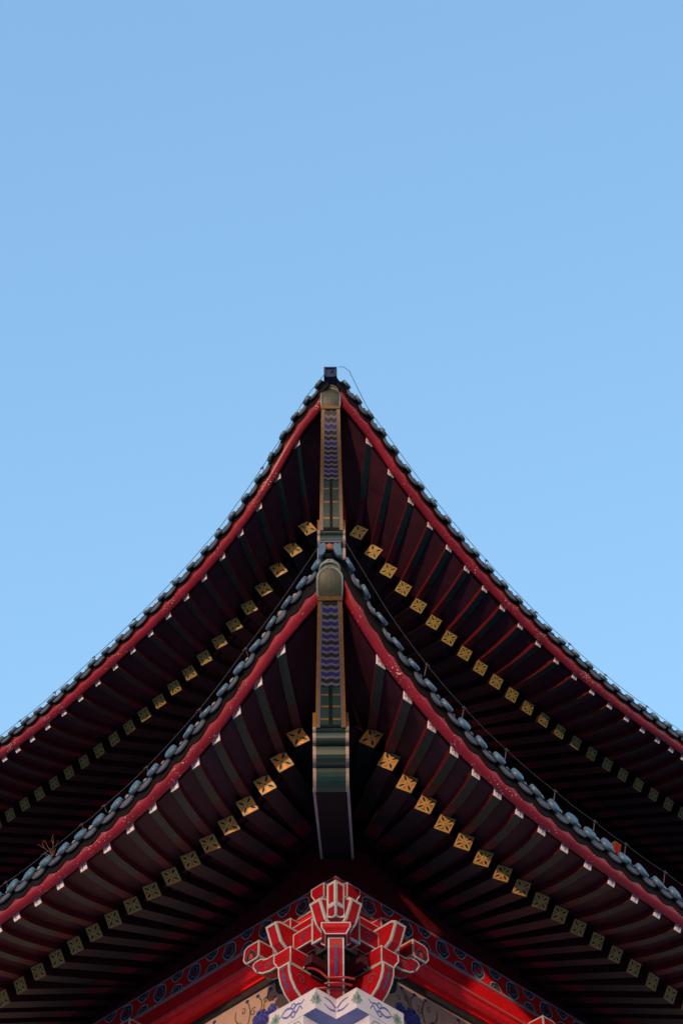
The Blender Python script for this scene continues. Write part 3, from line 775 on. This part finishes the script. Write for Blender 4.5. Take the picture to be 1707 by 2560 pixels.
def perp_group(parent, side, s0, parent_org=None):
    """one outward bracket arm with its block, beak and the wall-parallel arm with rounded end"""
    S, O = vs_(side), ve_(side); org = pt(side, 12.0, 0, 0, 0)
    s = lambda v: v + s0
    # outward arm, curved underneath
    prof = [(-0.10, 7.80), (0.10, 7.80), (0.17, 7.825), (0.225, 7.87), (0.265, 7.93), (0.285, 7.99), (0.29, 8.06), (-0.10, 8.06)]
    arm = prism('bracket_arm', parent, org, O, S, prof, s(0.18), s(0.295), bw=0.014)
    mb = MB(); fN = O; c0 = org + S * s(0.2375)
    # ornament running down the curved front
    fp = [(0.288, 8.03), (0.283, 7.985), (0.263, 7.93), (0.225, 7.875)]
    for k, (e, z) in enumerate(fp[:-1]):
        e2, z2 = fp[k + 1]; d = (O * (e2 - e) + UPV * (z2 - z)).normalized(); nn = S.cross(d).normalized()
        if nn.dot(O) < 0: nn = -nn
        p0 = c0 + O * e + UPV * z + nn * 0.006; p1 = c0 + O * e2 + UPV * z2 + nn * 0.006
        mb.ribbon([p0, p0.lerp(p1, 0.5), p1], nn, [(0.034, 0.012, 0.018), (0.018, 0.036, 0.014), (0.014, 0.034, 0.006)][k], 'ornament')
        mb.ribbon([p0 + nn * 0.001, p0.lerp(p1, 0.25) + nn * 0.001], nn, [0.05, 0.02, 0.016][k], 'wave_line')
    mb.build('arm_painting', arm, fix=False); mb = MB()
    # scroll on the face that looks towards the corner
    N = -S; o2 = org + S * s(0.18)
    mb.ribbon([o2 + O * a + UPV * z + N * 0.003 for a, z in spiral(0.17, 7.965, 0.045, 1.1, 0.3)], N, 0.009, 'wave_line')
    mb.ribbon([o2 + O * a + UPV * z + N * 0.003 for a, z in spiral(0.085, 7.90, 0.042, 1.1, 1.0, -1)], N, 0.011, 'ornament')
    mb.build('scroll_painting', arm, fix=False)
    dou(parent, org, S, O, s(0.24), 0.215, 8.06, 0.17, 0.17, 0.11)
    # beak above
    prof = [(0.0, 8.172), (0.275, 8.172), (0.345, 8.218), (0.405, 8.355), (0.36, 8.38), (0.0, 8.38)]
    prism('bracket_beak', parent, org, O, S, prof, s(0.205), s(0.31), bw=0.017)
    # wall-parallel arm with rounded end
    prof = [(0.24, 8.10), (0.40, 8.095), (0.49, 8.115), (0.55, 8.155), (0.585, 8.205), (0.59, 8.235), (0.565, 8.252), (0.50, 8.254), (0.47, 8.232), (0.43, 8.222), (0.24, 8.222)]
    a2 = prism('bracket_arm', parent, org, S, O, [(a + s0, z) for a, z in prof], 0.155, 0.265, bw=0.012)
    mb = MB(); o3 = org + O * 0.265
    sc = spiral(0.435 + s0, 8.165, 0.034, 1.3, 2.6) ; mb.ribbon([o3 + S * a + UPV * z + O * 0.003 for a, z in sc], O, 0.008, 'wave_line')
    sc = [(0.345 + s0, 8.14), (0.365 + s0, 8.13), (0.385 + s0, 8.15), (0.375 + s0, 8.185), (0.355 + s0, 8.19)]; mb.ribbon([o3 + S * a + UPV * z + O * 0.003 for a, z in sc], O, 0.009, 'ornament')
    sc = [(0.48 + s0, 8.175), (0.505 + s0, 8.195), (0.535 + s0, 8.185), (0.54 + s0, 8.155), (0.525 + s0, 8.14), (0.54 + s0, 8.215)]; mb.ribbon([o3 + S * a + UPV * z + O * 0.003 for a, z in sc], O, 0.008, 'ornament')
    mb.build('arm_painting', a2, fix=False)
    cloud_block(parent, side, s0)
    # second block against the frieze
    dou(parent, org, S, O, s(0.43), 0.04, 8.44, 0.17, 0.17, 0.15)
    # tie arm behind, linking to the frieze
    prism('tie_beam', parent, org, O, S, [(-0.02, 8.405), (0.16, 8.405), (0.16, 8.50), (-0.02, 8.50)], s(0.36), s(0.49), bw=0.010)

def corner_brackets():
    cx = Vector((1, 0, 0)); D = Vector((0, -1, 0)); org = Vector((0, 12.0, CAMZ))
    prof = [(-0.12, 7.80), (0.06, 7.80), (0.15, 7.84), (0.24, 7.92), (0.31, 8.01), (0.335, 8.085), (-0.12, 8.085)]
    root = prism('bracket_set', pag, org, D, cx, prof, -0.057, 0.057, bw=0.012)
    root['label'] = 'corner bracket set of red blocks and arms edged in white'
    mb = MB()
    fp = [(0.312, 8.035), (0.275, 7.97), (0.235, 7.92), (0.185, 7.875)]
    nn = Vector((0, -0.75, -0.66)).normalized()
    wds = [(0.036, 0.012, 0.02), (0.02, 0.032, 0.014), (0.014, 0.03, 0.012)]
    for k in range(3):
        p0 = org + D * fp[k][0] + UPV * fp[k][1] + nn * 0.012; p1 = org + D * fp[k + 1][0] + UPV * fp[k + 1][1] + nn * 0.012
        mb.ribbon([p0, p0.lerp(p1, 0.5), p1], nn, list(wds[k]), 'ornament')
        mb.ribbon([p0 + nn * 0.001, p0.lerp(p1, 0.22) + nn * 0.001], nn, [0.05, 0.022, 0.022][k], 'wave_line')
    mb.build('arm_painting', root, fix=False)
    dou(root, org, cx, D, 0.0, 0.30, 8.085, 0.20, 0.20, 0.075)
    # central two-faced beak, turned 45 degrees
    pk = MB(); c = org + D * 0.50
    e1v, e2v = ve_(-1), ve_(1)
    def ringp(k, z, back=0.17): return [c + UPV * z + D * k, c + e1v * 0 + vs_(-1) * 0.088 + UPV * z + D * k, c + vs_(-1) * 0.088 + UPV * z - D * back, c + vs_(1) * 0.088 + UPV * z - D * back, c + vs_(1) * 0.088 + UPV * z + D * k]
    rz = [ringp(-0.07, 8.195), ringp(0.0, 8.255), ringp(0.03, 8.43), ringp(-0.02, 8.45)]
    pk.loft(rz, 'white')
    # red inset fields
    for sd in (-1, 1):
        S = vs_(sd)
        for (ra, rb, m) in ((rz[1], rz[2], 0.02), (rz[0], rz[1], 0.014)):
            a0, a1 = ra[0], (ra[1] if sd < 0 else ra[4]); b0, b1 = rb[0], (rb[1] if sd < 0 else rb[4])
            nrm = (a1 - a0).cross(b0 - a0).normalized()
            if nrm.dot(ve_(sd)) < 0: nrm = -nrm
            def qq(u, v, o): return (a0.lerp(a1, u)).lerp(b0.lerp(b1, u), v) + nrm * o
            L1 = (a1 - a0).length; H1 = (b0 - a0).length; mu, mv = m / L1, m / H1
            pk.add([qq(mu, mv, .0015), qq(1 - mu, mv, .0015), qq(1 - mu, 1 - mv, .0015), qq(mu, 1 - mv, .0015)], [[0, 1, 2, 3]], 'petal')
            mu, mv = (m + .004) / L1, (m + .004) / H1
            pk.add([qq(mu, mv, .003), qq(1 - mu, mv, .003), qq(1 - mu, 1 - mv, .003), qq(mu, 1 - mv, .003)], [[0, 1, 2, 3]], 'bracket_red')
    pk.build('bracket_beak', root)
    prism('bracket_arm', root, org, D, cx, [(-0.1, 8.161), (0.36, 8.161), (0.41, 8.20), (0.41, 8.27), (-0.1, 8.27)], -0.062, 0.062, bw=0.008, fill='side')
    for side in (-1, 1):
        S, O = vs_(side), ve_(side); o2 = pt(side, 12.0, 0, 0, 0)
        perp_group(root, side, 0.0)
        prof = [(0.0, 8.130), (0.275, 8.130), (0.345, 8.182), (0.405, 8.325), (0.36, 8.352), (0.0, 8.352)]
        prism('bracket_beak', root, o2, O, S, prof, -0.245, -0.14, bw=0.017)
        # long arm with scroll between the block and the centre
        la = prism('bracket_arm', root, o2, S, O, [(-0.30, 8.175), (0.20, 8.175), (0.20, 8.32), (-0.30, 8.32)], 0.14, 0.235, bw=0.011)
        mb = MB(); o3 = o2 + O * 0.235
        for sc, kk, wd in ((spiral(-0.02, 8.245, 0.042, 1.35, 0.5), 'wave_line', 0.009), (spiral(0.09, 8.24, 0.038, 1.2, 2.6, -1), 'ornament', 0.010), ([(-0.07, 8.21), (-0.10, 8.225), (-0.115, 8.265), (-0.095, 8.285), (-0.075, 8.27)], 'ornament', 0.010)):
            mb.ribbon([o3 + S * a + UPV * z + O * 0.003 for a, z in sc], O, wd, kk)
        mb.build('arm_painting', la, fix=False)
        # lower long arm under it, left unbordered, its shade put into a dark maroon fill
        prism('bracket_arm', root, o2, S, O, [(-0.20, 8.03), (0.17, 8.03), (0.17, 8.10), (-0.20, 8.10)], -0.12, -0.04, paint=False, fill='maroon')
        dou(root, o2, S, O, 0.055, 0.06, 8.62, 0.13, 0.14, 0.10)
        prism('tie_beam', root, o2, S, O, [(-0.1, 8.44), (0.40, 8.44), (0.40, 8.52), (-0.1, 8.52)], 0.03, 0.10, bw=0.010)
    for side in (-1, 1):
        for k in (1,):
            S, O = vs_(side), ve_(side); s0 = 2.15
            o2 = pt(side, 12.0, 0, 0, 0)
            r = prism('bracket_set', pag, o2, O, S, [(-0.1, 8.06), (0.13, 8.06), (0.16, 8.165), (-0.1, 8.165)], s0 + 0.02, s0 + 0.17, bw=0.012)
            perp_group(r, side, s0)
            cloud_block(r, side, 1.435)

# ------------------------------------------------------------------ walls, friezes, panels, column
def blob(s, z, w, h, n=24, wob=0.10, lob=6, ph=0.0):
    out = []
    for k in range(n):
        a = 2 * math.pi * k / n; r = 1 + wob * math.cos(lob * a + ph)
        out.append((s + w * r * math.cos(a), z + h * r * math.sin(a)))
    return out
def clip_z(poly, lo, hi):
    def cl(pl, f, lim, up):
        o = []
        for i in range(len(pl)):
            a, b = pl[i], pl[(i + 1) % len(pl)]
            ia = a[1] <= lim if up else a[1] >= lim; ib = b[1] <= lim if up else b[1] >= lim
            if ia: o.append(a)
            if ia != ib:
                t = (lim - a[1]) / (b[1] - a[1]); o.append((a[0] + (b[0] - a[0]) * t, lim))
        return o
    p = cl(poly, None, hi, True)
    return cl(p, None, lo, False) if p else p

def frieze(t, side, ztop, zbot):
    E = EAVES[t + ('L' if side < 0 else 'R')]; Y0 = Y0T[t]; S, O = vs_(side), ve_(side); o = pt(side, Y0, 0, 0, 0)
    far = E.far
    mb = MB(); P = lambda s, e, z: pt(side, Y0, s, e, z)
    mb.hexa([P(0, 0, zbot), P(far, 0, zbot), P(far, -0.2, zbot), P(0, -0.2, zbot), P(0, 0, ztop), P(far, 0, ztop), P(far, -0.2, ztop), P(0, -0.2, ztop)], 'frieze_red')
    mb.hexa([P(0.0, 0.002, ztop - 0.012), P(far, 0.002, ztop - 0.012), P(far, -0.1, ztop - 0.012), P(0.0, -0.1, ztop - 0.012), P(0.0, 0.002, ztop + 0.001), P(far, 0.002, ztop + 0.001), P(far, -0.1, ztop + 0.001), P(0.0, -0.1, ztop + 0.001)], 'grey')
    zc = (ztop + zbot) / 2; h = (ztop - zbot)
    def medal(s, z, sc):
        jit = random.Random(int(s * 977) + int(z * 311))
        for k, (f, key) in enumerate(((1.0, 'outline'), (0.87, 'cloud'), (0.72, 'cloud_blue'), (0.55, 'grey'), (0.48, 'cloud'), (0.30, 'bracket_red'))):
            pl = blob(s, z, 0.077 * sc * f, 0.079 * sc * f, wob=0.035 + 0.03 * (k % 2), lob=5 if k < 4 else 3, ph=jit.uniform(0, 1))
            pl = clip_z(pl, zbot + 0.012, ztop - 0.016)
            if len(pl) > 2: mb.poly([o + S * a + UPV * zz + O * (0.0022 + 0.0009 * k) for a, zz in pl], key)
    s = 0.344 - 0.4
    k = 0
    while s < far - 0.1:
        if s > 0.08: medal(s, zc, 0.98)
        for dz, zz in ((0.2, ztop - 0.012), (0.2, zbot + 0.008)):
            if s + 0.2 > 0.08: medal(s + dz, zz, 0.92)
        s += 0.4
    fr = mb.build('frieze', pag, fix=False)
    m = MB()
    m.hexa([P(0, 0.020, zbot - 0.020), P(far, 0.020, zbot - 0.020), P(far, -0.1, zbot - 0.020), P(0, -0.1, zbot - 0.020), P(0, 0.020, zbot - 0.001), P(far, 0.020, zbot - 0.001), P(far, -0.1, zbot - 0.001), P(0, -0.1, zbot - 0.001)], 'grey')
    m.build('moulding', fr)
    # boards between frieze and rafters
    b = MB()
    zi = [zz + GRISE[t] * E1 for zz in E.zg]
    ra = [P(0, -0.012, ztop + 0.001)] + [P(far, -0.012, ztop + 0.001)]
    b.grid([[P(0, -0.012, ztop + 0.0015), P(far, -0.012, ztop + 0.0015)], [P(0, -0.012, ztop + 0.75), P(far, -0.012, ztop + 0.35)]], 'side')
    b.build('rafter_board', pag, fix=False)
    return fr

def lower_wall(side):
    Y0 = 12.0; S, O = vs_(side), ve_(side); P = lambda s, e, z: pt(side, Y0, s, e, z); far = EAVES['LL'].far
    # red beam: flat face then a hollow, shaded underside
    prof = [(0.008, 8.640), (0.008, 8.505), (0.002, 8.496), (-0.012, 8.494), (-0.028, 8.47), (-0.060, 8.452), (-0.095, 8.450), (-0.105, 8.45), (-0.105, 8.432), (-0.16, 8.432), (-0.16, 8.640)]
    mb = MB()
    rings = [[P(s, e, z) for e, z in prof] for s in (0.0, far)]
    mb.loft(rings, 'frieze_red')
    mb.ribbon([P(0.0, 0.0105, 8.509), P(far, 0.0105, 8.509)], O, 0.008, 'grey')
    mb.build('lintel', pag)
    # panel with frame
    fr = MB()
    zt = 8.430
    fr.hexa([P(0.2, -0.125, zt - 0.05), P(far, -0.125, zt - 0.05), P(far, -0.3, zt - 0.05), P(0.2, -0.3, zt - 0.05), P(0.2, -0.125, zt), P(far, -0.125, zt), P(far, -0.3, zt), P(0.2, -0.3, zt)], 'frame')
    pl = MB()
    pl.hexa([P(0.46, -0.15, 5.0), P(far, -0.15, 5.0), P(far, -0.3, 5.0), P(0.46, -0.3, 5.0), P(0.46, -0.15, zt - 0.051), P(far, -0.15, zt - 0.051), P(far, -0.3, zt - 0.051), P(0.46, -0.3, zt - 0.051)], 'panel')
    o = P(0, -0.15, 0)
    def q(a, z, k=0.002): return o + S * a + UPV * z + O * k
    pan = pl.build('wall_panel', pag)
    fr.build('panel_frame', pan)
    # green corner of the frame
    cg = MB()
    cor = [(0.50, 8.378), (0.775, 8.378), (0.775, 8.335), (0.765, 8.29), (0.735, 8.255), (0.695, 8.235), (0.66, 8.225), (0.50, 8.10)]
    if True:
        cg.poly([q(a, z, 0.0035) for a, z in cor], 'frame_green')
        cg.ribbon([q(a, z, 0.0055) for a, z in cor[1:7]], O, 0.012, 'frame')
        inner = [(0.50, 8.376), (0.725, 8.376), (0.725, 8.345), (0.715, 8.31), (0.69, 8.285), (0.62, 8.25), (0.50, 8.2)]
        cg.poly([q(a, z, 0.006) for a, z in inner], 'bracket_red')
    cg.build('frame_corner', pan, fix=False)
    # blue flowers on curling green stems
    fm = None; rnd = random.Random(11)
    def mum(s, z, r):
        for ring_, cnt in ((1.0, 9), (0.66, 7), (0.34, 4)):
            for k in range(cnt):
                a = 2 * math.pi * k / cnt + ring_ * 2 + rnd.uniform(-.1, .1)
                px, pz = s + r * ring_ * 0.72 * math.cos(a), z + r * ring_ * 0.72 * math.sin(a)
                pr = r * 0.40
                ol = [(px + pr * (1 if abs(math.cos(b - a)) > .5 else .7) * math.cos(b), pz + pr * math.sin(b)) for b in [i * math.pi / 5 for i in range(10)]]
                lift = 0.003 + (1 - ring_) * 0.006 + 0.0004 * k
                fm.poly([q(u, v, lift) for u, v in ol], 'porcelain_deep')
                fm.ribbon([q(u, v, lift + 0.0006) for u, v in ol[:7]], O, 0.0035, 'porcelain')
    def stem(pts, tipcol=True):
        fm.ribbon([q(a, z, 0.0030) for a, z in pts], O, 0.010, 'stem')
        if tipcol:
            a, z = pts[-1]; fm.poly([q(a + 0.020 * math.cos(i * math.pi / 4), z + 0.014 * math.sin(i * math.pi / 4), 0.004) for i in range(8)], 'porcelain_deep')
    def curve(a0, z0, a1, z1, bend, n=9): return [(a0 + (a1 - a0) * i / n + bend * math.sin(math.pi * i / n), z0 + (z1 - z0) * i / n) for i in range(n + 1)]
    for base in (0.0, 0.62, 1.24, 1.9):
        fm = MB()
        mum(base + 0.94, 8.115, 0.085); mum(base + 1.19, 8.11, 0.08)
        mum(base + 0.815, 8.155, 0.045)
        stem(curve(base + 0.90, 8.18, base + 0.835, 8.34, 0.03))
        stem(curve(base + 0.95, 8.19, base + 0.975, 8.345, -0.035))
        stem(curve(base + 1.08, 8.14, base + 1.09, 8.35, -0.03))
        stem(curve(base + 1.16, 8.18, base + 1.21, 8.31, 0.03), False)
        fm.ribbon([q(a, z, 0.0032) for a, z in spiral(base + 0.885, 8.27, 0.030, 1.1, 0.2)], O, 0.008, 'stem')
        fm.ribbon([q(a, z, 0.0032) for a, z in spiral(base + 1.02, 8.23, 0.036, 1.1, 2.2, -1)], O, 0.008, 'stem')
        fm.ribbon([q(a, z, 0.0032) for a, z in spiral(base + 1.13, 8.28, 0.028, 1.0, 1.2)], O, 0.008, 'stem')
        fm.ribbon([q(a, z, 0.0032) for a, z in spiral(base + 0.80, 8.24, 0.024, 1.0, 3.0, -1)], O, 0.007, 'stem')
        fm.build('flower_painting', pan, fix=False)

def column():
    # capital: cross-shaped slab with a re-entrant corner
    def C2(side, s, e, z): return pt(side, 12.0, s, e, z)
    A = 0.47
    def outline(notch, z, ee=0.2): return [C2(-1, A, ee, z), C2(-1, notch, ee, z), C2(-1, notch, -notch, z), C2(1, notch, ee, z), C2(1, A, ee, z), C2(1, A, -0.35, z), Vector((0, 12.6, z + CAMZ)), C2(-1, A, -0.35, z)]
    zt, zb = 7.80, 7.638
    col = MB(); col.loft([outline(0.125, 1.0 - CAMZ + -1.0 + 0.0, 0.197), outline(0.125, zb, 0.197)], 'capital')
    cr = col.build('column', pag)
    # thin grey-green panel lines on the shaft
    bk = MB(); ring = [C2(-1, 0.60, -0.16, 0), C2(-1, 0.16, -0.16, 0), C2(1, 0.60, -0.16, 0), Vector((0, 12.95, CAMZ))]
    bk.loft([[p + UPV * 7.802 for p in ring], [p + UPV * 8.64 for p in ring]], 'cavity'); bk.build('cavity_shade_block', cr)  # added near-black block stands for the deep shade between the bracket arms
    ln = MB()
    for side in (-1, 1):
        S, O = vs_(side), ve_(side); o = pt(side, 12.0, 0, 0.197, 0)
        a0, a1, z1 = 0.150, 0.455, zb - 0.028
        pts = [(a0, 6.9), (a0, z1 - 0.03), (a0 + 0.02, z1), (a1 - 0.02, z1), (a1, z1 - 0.03), (a1, 6.9)]
        ln.ribbon([o + S * a + UPV * z + O * 0.002 for a, z in pts], O, 0.006, 'flower_eye')
        pts = [(a0 + 0.27, 6.9), (a0 + 0.27, z1 - 0.10), (a1 + .01, z1 - 0.10)]
        ln.poly([o + S * a + UPV * z + O * 0.003 for a, z in ((0.36, 7.0), (0.36, z1 - 0.055), (0.45, z1 - 0.055), (0.45, 7.0))], 'porcelain')
    ln.build('panel_line', cr, fix=False)
    cap = MB(); ot, ob = outline(0.0, zt), outline(0.0, zb)
    n = len(ot); cap.add(ob + ot, [[j, (j + 1) % n, n + (j + 1) % n, n + j] for j in range(n)] + [[n + j for j in range(n)]], 'capital')
    cap.add(ob, [list(range(n))[::-1]], 'soffit_blue')
    cp = cap.build('capital', cr)
    def bow(o, S, O, c, z, L):
        dm = MB()
        q = lambda a, b: o + S * (c + a * L) + UPV * (z + b) + O * 0.0025
        loop1 = [q(-0.08 + 0.62 * f, 0.004 + 0.034 * math.sin(math.pi * f) ) for f in [i / 9 for i in range(10)]]
        loop2 = [q(-0.08 + 0.62 * f, 0.004 - 0.034 * math.sin(math.pi * f)) for f in [i / 9 for i in range(10)]]
        dm.ribbon(loop1, O, [0.006 + 0.010 * math.sin(math.pi * i / 9) for i in range(10)], 'porcelain'); dm.ribbon([p + O * 0.0004 for p in loop2], O, [0.006 + 0.010 * math.sin(math.pi * i / 9) for i in range(10)], 'porcelain')
        dm.ribbon([q(-0.10 - 0.5 * f, 0.012 + 0.012 * math.sin(2 * math.pi * f) + 0.030 * f) for f in [i / 9 for i in range(10)]], O, [0.018 - 0.0012 * i for i in range(10)], 'porcelain')
        dm.ribbon([q(-0.10 - 0.42 * f, -0.006 - 0.020 * math.sin(2.2 * math.pi * f) - 0.012 * f) for f in [i / 9 for i in range(10)]], O, [0.018 - 0.0012 * i for i in range(10)], 'porcelain')
        for sg in (-1, 1):
            dm.ribbon([o + S * (c - 0.06 * L + 0.10 * L * math.cos(b)) + UPV * (z + sg * 0.034 + 0.020 * math.sin(b)) + O * 0.003 for b in [i * math.pi / 5 for i in range(11)]], O, 0.010, 'porcelain')
        dm.build('bow_painting', cp, fix=False)
    zc = (zt + zb) / 2
    for side in (-1, 1):
        S, O = vs_(side), ve_(side)
        bow(pt(side, 12.0, 0, 0.2, 0), S, O, 0.235, zc, 0.20 )
        c = C2(side, 0.0, 0.2, zc); dm = MB()
        for A1, N1 in ((S, O), (-O, -S)):
            for k in range(8):
                a = k * math.pi / 4
                if math.cos(a) < -0.1: continue
                r = 0.055 if k % 2 == 0 else 0.048
                x, y = math.cos(a), math.sin(a); px, py = -y, x
                d = lambda u, v: c + A1 * max(u, 0.001) + UPV * v + N1 * 0.003
                dm.poly([d(0.014 * x, 0.014 * y), d(r * .6 * x + .014 * px, r * .6 * y + .014 * py), d(r * x, r * y), d(r * .6 * x - .014 * px, r * .6 * y - .014 * py)], 'flower')
            dm.poly([c + A1 * max(0.001, 0.017 * math.sin(b)) + UPV * 0.017 * math.cos(b) + N1 * 0.0036 for b in [i * math.pi / 8 for i in range(9)]], 'flower_eye')
        dm.build('rosette_painting', cp, fix=False); dm = MB()
        cE = C2(side, A - 0.07, 0.2, zc)
        for k in range(8):
            a = k * math.pi / 4; r = 0.055 if k % 2 == 0 else 0.048
            x, y = math.cos(a), math.sin(a); px, py = -y, x
            d = lambda u, v: cE + S * u + UPV * v + O * 0.003
            dm.poly([d(0.014 * x, 0.014 * y), d(r * .6 * x + .014 * px, r * .6 * y + .014 * py), d(r * x, r * y), d(r * .6 * x - .014 * px, r * .6 * y - .014 * py)], 'flower')
        dm.poly([cE + S * 0.017 * math.cos(b) + UPV * 0.017 * math.sin(b) + O * 0.0036 for b in [i * math.pi / 5 for i in range(10)]], 'flower_eye')
        dm.build('rosette_painting', cp, fix=False); dm = MB()
        # half bow in the notch
        oo = C2(side, 0.0, 0.0, 0); inw = O; nrm = -S
        q = lambda a, b: oo + inw * a + UPV * (zc + b) + nrm * 0.0025
        dm.ribbon([q(0.01 + 0.11 * f, 0.002 + 0.038 * f + 0.014 * math.sin(math.pi * f)) for f in [i / 9 for i in range(10)]], nrm, [0.017 - 0.001 * i for i in range(10)], 'porcelain')
        dm.ribbon([q(0.01 + 0.11 * f, -0.020 + 0.010 * f - 0.016 * math.sin(math.pi * f)) for f in [i / 9 for i in range(10)]], nrm, [0.017 - 0.001 * i for i in range(10)], 'porcelain')
        dm.build('bow_painting', cp, fix=False)

for key in ('LL', 'LR', 'UL', 'UR'):
    E = EAVES[key]
    for i in range(E.n): rafter(E, i)
    for i in range(E.n): flying(E, i)
    soffits(E); fascia(E); tiles(E)
for t in ('L', 'U'):
    ro = roof(t); ro['label'] = {'L': 'lower tiled roof tier', 'U': 'upper tiled roof tier'}[t]
    hb = hip(t); hr = ridge(t)
    for o_ in (hb, hr): o_.location.x += {'L': -0.026, 'U': -0.018}[t]     # the beams stand a little off the mitre
for side in (-1, 1):
    frieze('L', side, 8.852, 8.66); frieze('U', side, 12.50, 12.31)
    lower_wall(side)
corner_brackets(); column()
# walls: lower storey core and upper storey
def storey(Y0, e, z0, z1, far, key):
    mb = MB(); a = [pt(-1, Y0, far, e, z0), pt(-1, Y0, -e, e, z0), pt(1, Y0, far, e, z0), Vector((0, Y0 + far * RT2 + 0.5, z0 + CAMZ))]
    mb.loft([a, [p + UPV * (z1 - z0) for p in a]], key); return mb.build('wall', pag)
storey(12.0, -0.31, -CAMZ, 9.6, 5.0, 'wall')
storey(13.75, -0.21, 9.2, 13.2, 8.0, 'side')
# a bracket block of the upper storey, seen over the lower tiles
o2 = pt(1, 13.75, 0, 0, 0)
ub = prism('bracket_set', pag, o2, ve_(1), vs_(1), [(-0.05, 11.765), (0.555, 11.765), (0.60, 11.795), (0.635, 11.885), (-0.05, 11.885)], 3.215, 3.31, border='beam_gold', bw=0.012)
ub['label'] = 'small red bracket end with gold edge showing over the lower tiles'
dou(ub, o2, vs_(1), ve_(1), 3.262, 0.10, 11.886, 0.15, 0.15, 0.11)

# ------------------------------------------------------------------ loose things on the building
def wire(key, label, de, dz, start, posts):
    E = EAVES[key]; side, Y0 = E.side, E.Y0
    ss = slist(E, 0.12, -1.60); P = lambda s: pt(side, Y0, s, ET + de, zf_at(E, s) + TZ[E.t] + dz + max(0, -s - 1.2) * 0.10)
    # taut between posts, with a little slack
    nodes = [p for p in posts if p < E.far]
    pts = [Vector(p) for p in start]
    for a, b in zip(nodes[:-1], nodes[1:]):
        for k in range(6):
            f = k / 6; p = P(a).lerp(P(b), f); p.z -= 0.010 * math.sin(math.pi * f); pts.append(p)
    pts.append(P(nodes[-1]))
    mb = MB(); mb.tube(pts, 0.0027, 'wire', 6)
    o = mb.build('conductor_wire', None)
    thing(o, label, 'wire', 'metal wires strung along the eaves')
    for s in nodes[1:]:
        top = P(s); c = MB(); foot = top - UPV * (dz - 0.035) - ve_(side) * 0.03
        c.tube([foot, top + UPV * 0.018], 0.0042, 'clamp', 6)
        c.tube([top - vs_(side) * 0.016 - ve_(side) * 0.004, top + vs_(side) * 0.016 + ve_(side) * 0.004], 0.006, 'clamp', 6)
        c.build('clamp', o)
def tipv(t, x, dy, dz): 
    H = HIP[t]; y0, z0 = H['pts'][0][0], hp(*H['pts'][0]); return Vector((x, y0 - 0.16 + dy, z0 + (0.27 if t == 'L' else 0.255) + CAMZ + dz))
wire('LL', 'thin wire along the lower eave tiles left of the hip', 0.02, 0.072, [tipv('L', -0.07, -0.005, 0.128)], [-1.45, -1.0, -0.55, -0.02, 0.42, 0.66, 1.06, 1.5, 2.1, 2.7])
wire('LR', 'thin wire along the lower eave tiles right of the hip', 0.03, 0.115, [tipv('L', 0.07, -0.005, 0.128)], [-1.35, -0.98, -0.62, -0.2, 0.3, 0.72, 1.06, 1.5, 1.9, 2.5])
wire('UL', 'thin wire on the skyline along the left upper eave', 0.0, 0.070, [tipv('U', -0.052, -0.005, 0.05)], [-1.5, -0.95, -0.4, 0.2, 0.7, 1.25, 1.8, 2.3, 2.8, 3.4, 4.0])
wire('UR', 'thin wire looping from the ridge box down the right upper eave', 0.0, 0.070, [tipv('U', 0.055, -0.005, 0.115), tipv('U', 0.10, -0.01, 0.11), tipv('U', 0.15, 0.0, 0.06)], [-1.42, -1.2, -0.55, 0.1, 0.75, 1.2, 1.7, 2.3, 2.9, 3.4, 4.0])

E = EAVES['LL']
b0 = pt(-1, 12.0, 0.985, ET, zf_at(E, 0.985) + 0.155); tw = MB(); rr = random.Random(3)
S, O = vs_(-1), ve_(-1)
for (a, e, z, sub) in ((0.16, 0.02, 0.17, 1), (-0.01, 0.03, 0.155, 1), (0.05, -0.02, 0.10, 0), (0.10, 0.03, 0.05, 0), (-0.06, 0.02, 0.08, 0), (0.06, 0.05, 0.13, 0)):
    pts = [b0 + S * a * 1.15 * f + O * e * f + UPV * (z * 1.1 * f ** 0.8) + Vector((rr.uniform(-.006, .006), 0, rr.uniform(-.006, .006))) for f in [i / 6 for i in range(7)]]
    tw.tube(pts, [0.0028 - 0.0003 * i for i in range(7)], 'twig', 5)
    if sub: tw.tube([pts[3], pts[3] + S * 0.03 + UPV * 0.05, pts[3] + S * 0.02 + UPV * 0.085], [0.003, 0.002, 0.0012], 'twig', 5)
thing(tw.build('dry_plant', None, sharp=60), 'dead leafless twig sprouting between tiles of the lower left eave', 'plant')

cb = MB()
z = 7.80 + CAMZ
for k, (x0, y0, z0, x1, y1, z1) in enumerate(((-0.20, 11.92, 0.20, -0.06, 11.82, 0.05), (-0.06, 11.82, 0.05, 0.13, 11.80, 0.028), (-0.08, 11.84, 0.02, 0.11, 11.86, 0.018), (-0.15, 11.90, 0.018, 0.08, 11.92, 0.018))):
    pts = []
    for i in range(9):
        f = i / 8; pts.append(Vector((x0 + (x1 - x0) * f, y0 + (y1 - y0) * f - 0.02 * math.sin(math.pi * f), z + z0 + (z1 - z0) * f + (0.012 * math.sin(math.pi * f) if k == 0 else 0))))
    cb.tube(pts, 0.009, 'cable', 8)
cb_o = cb.build('cable', None, sharp=60)
thing(cb_o, 'loops of red cable lying on the white capital under the brackets', 'cable')
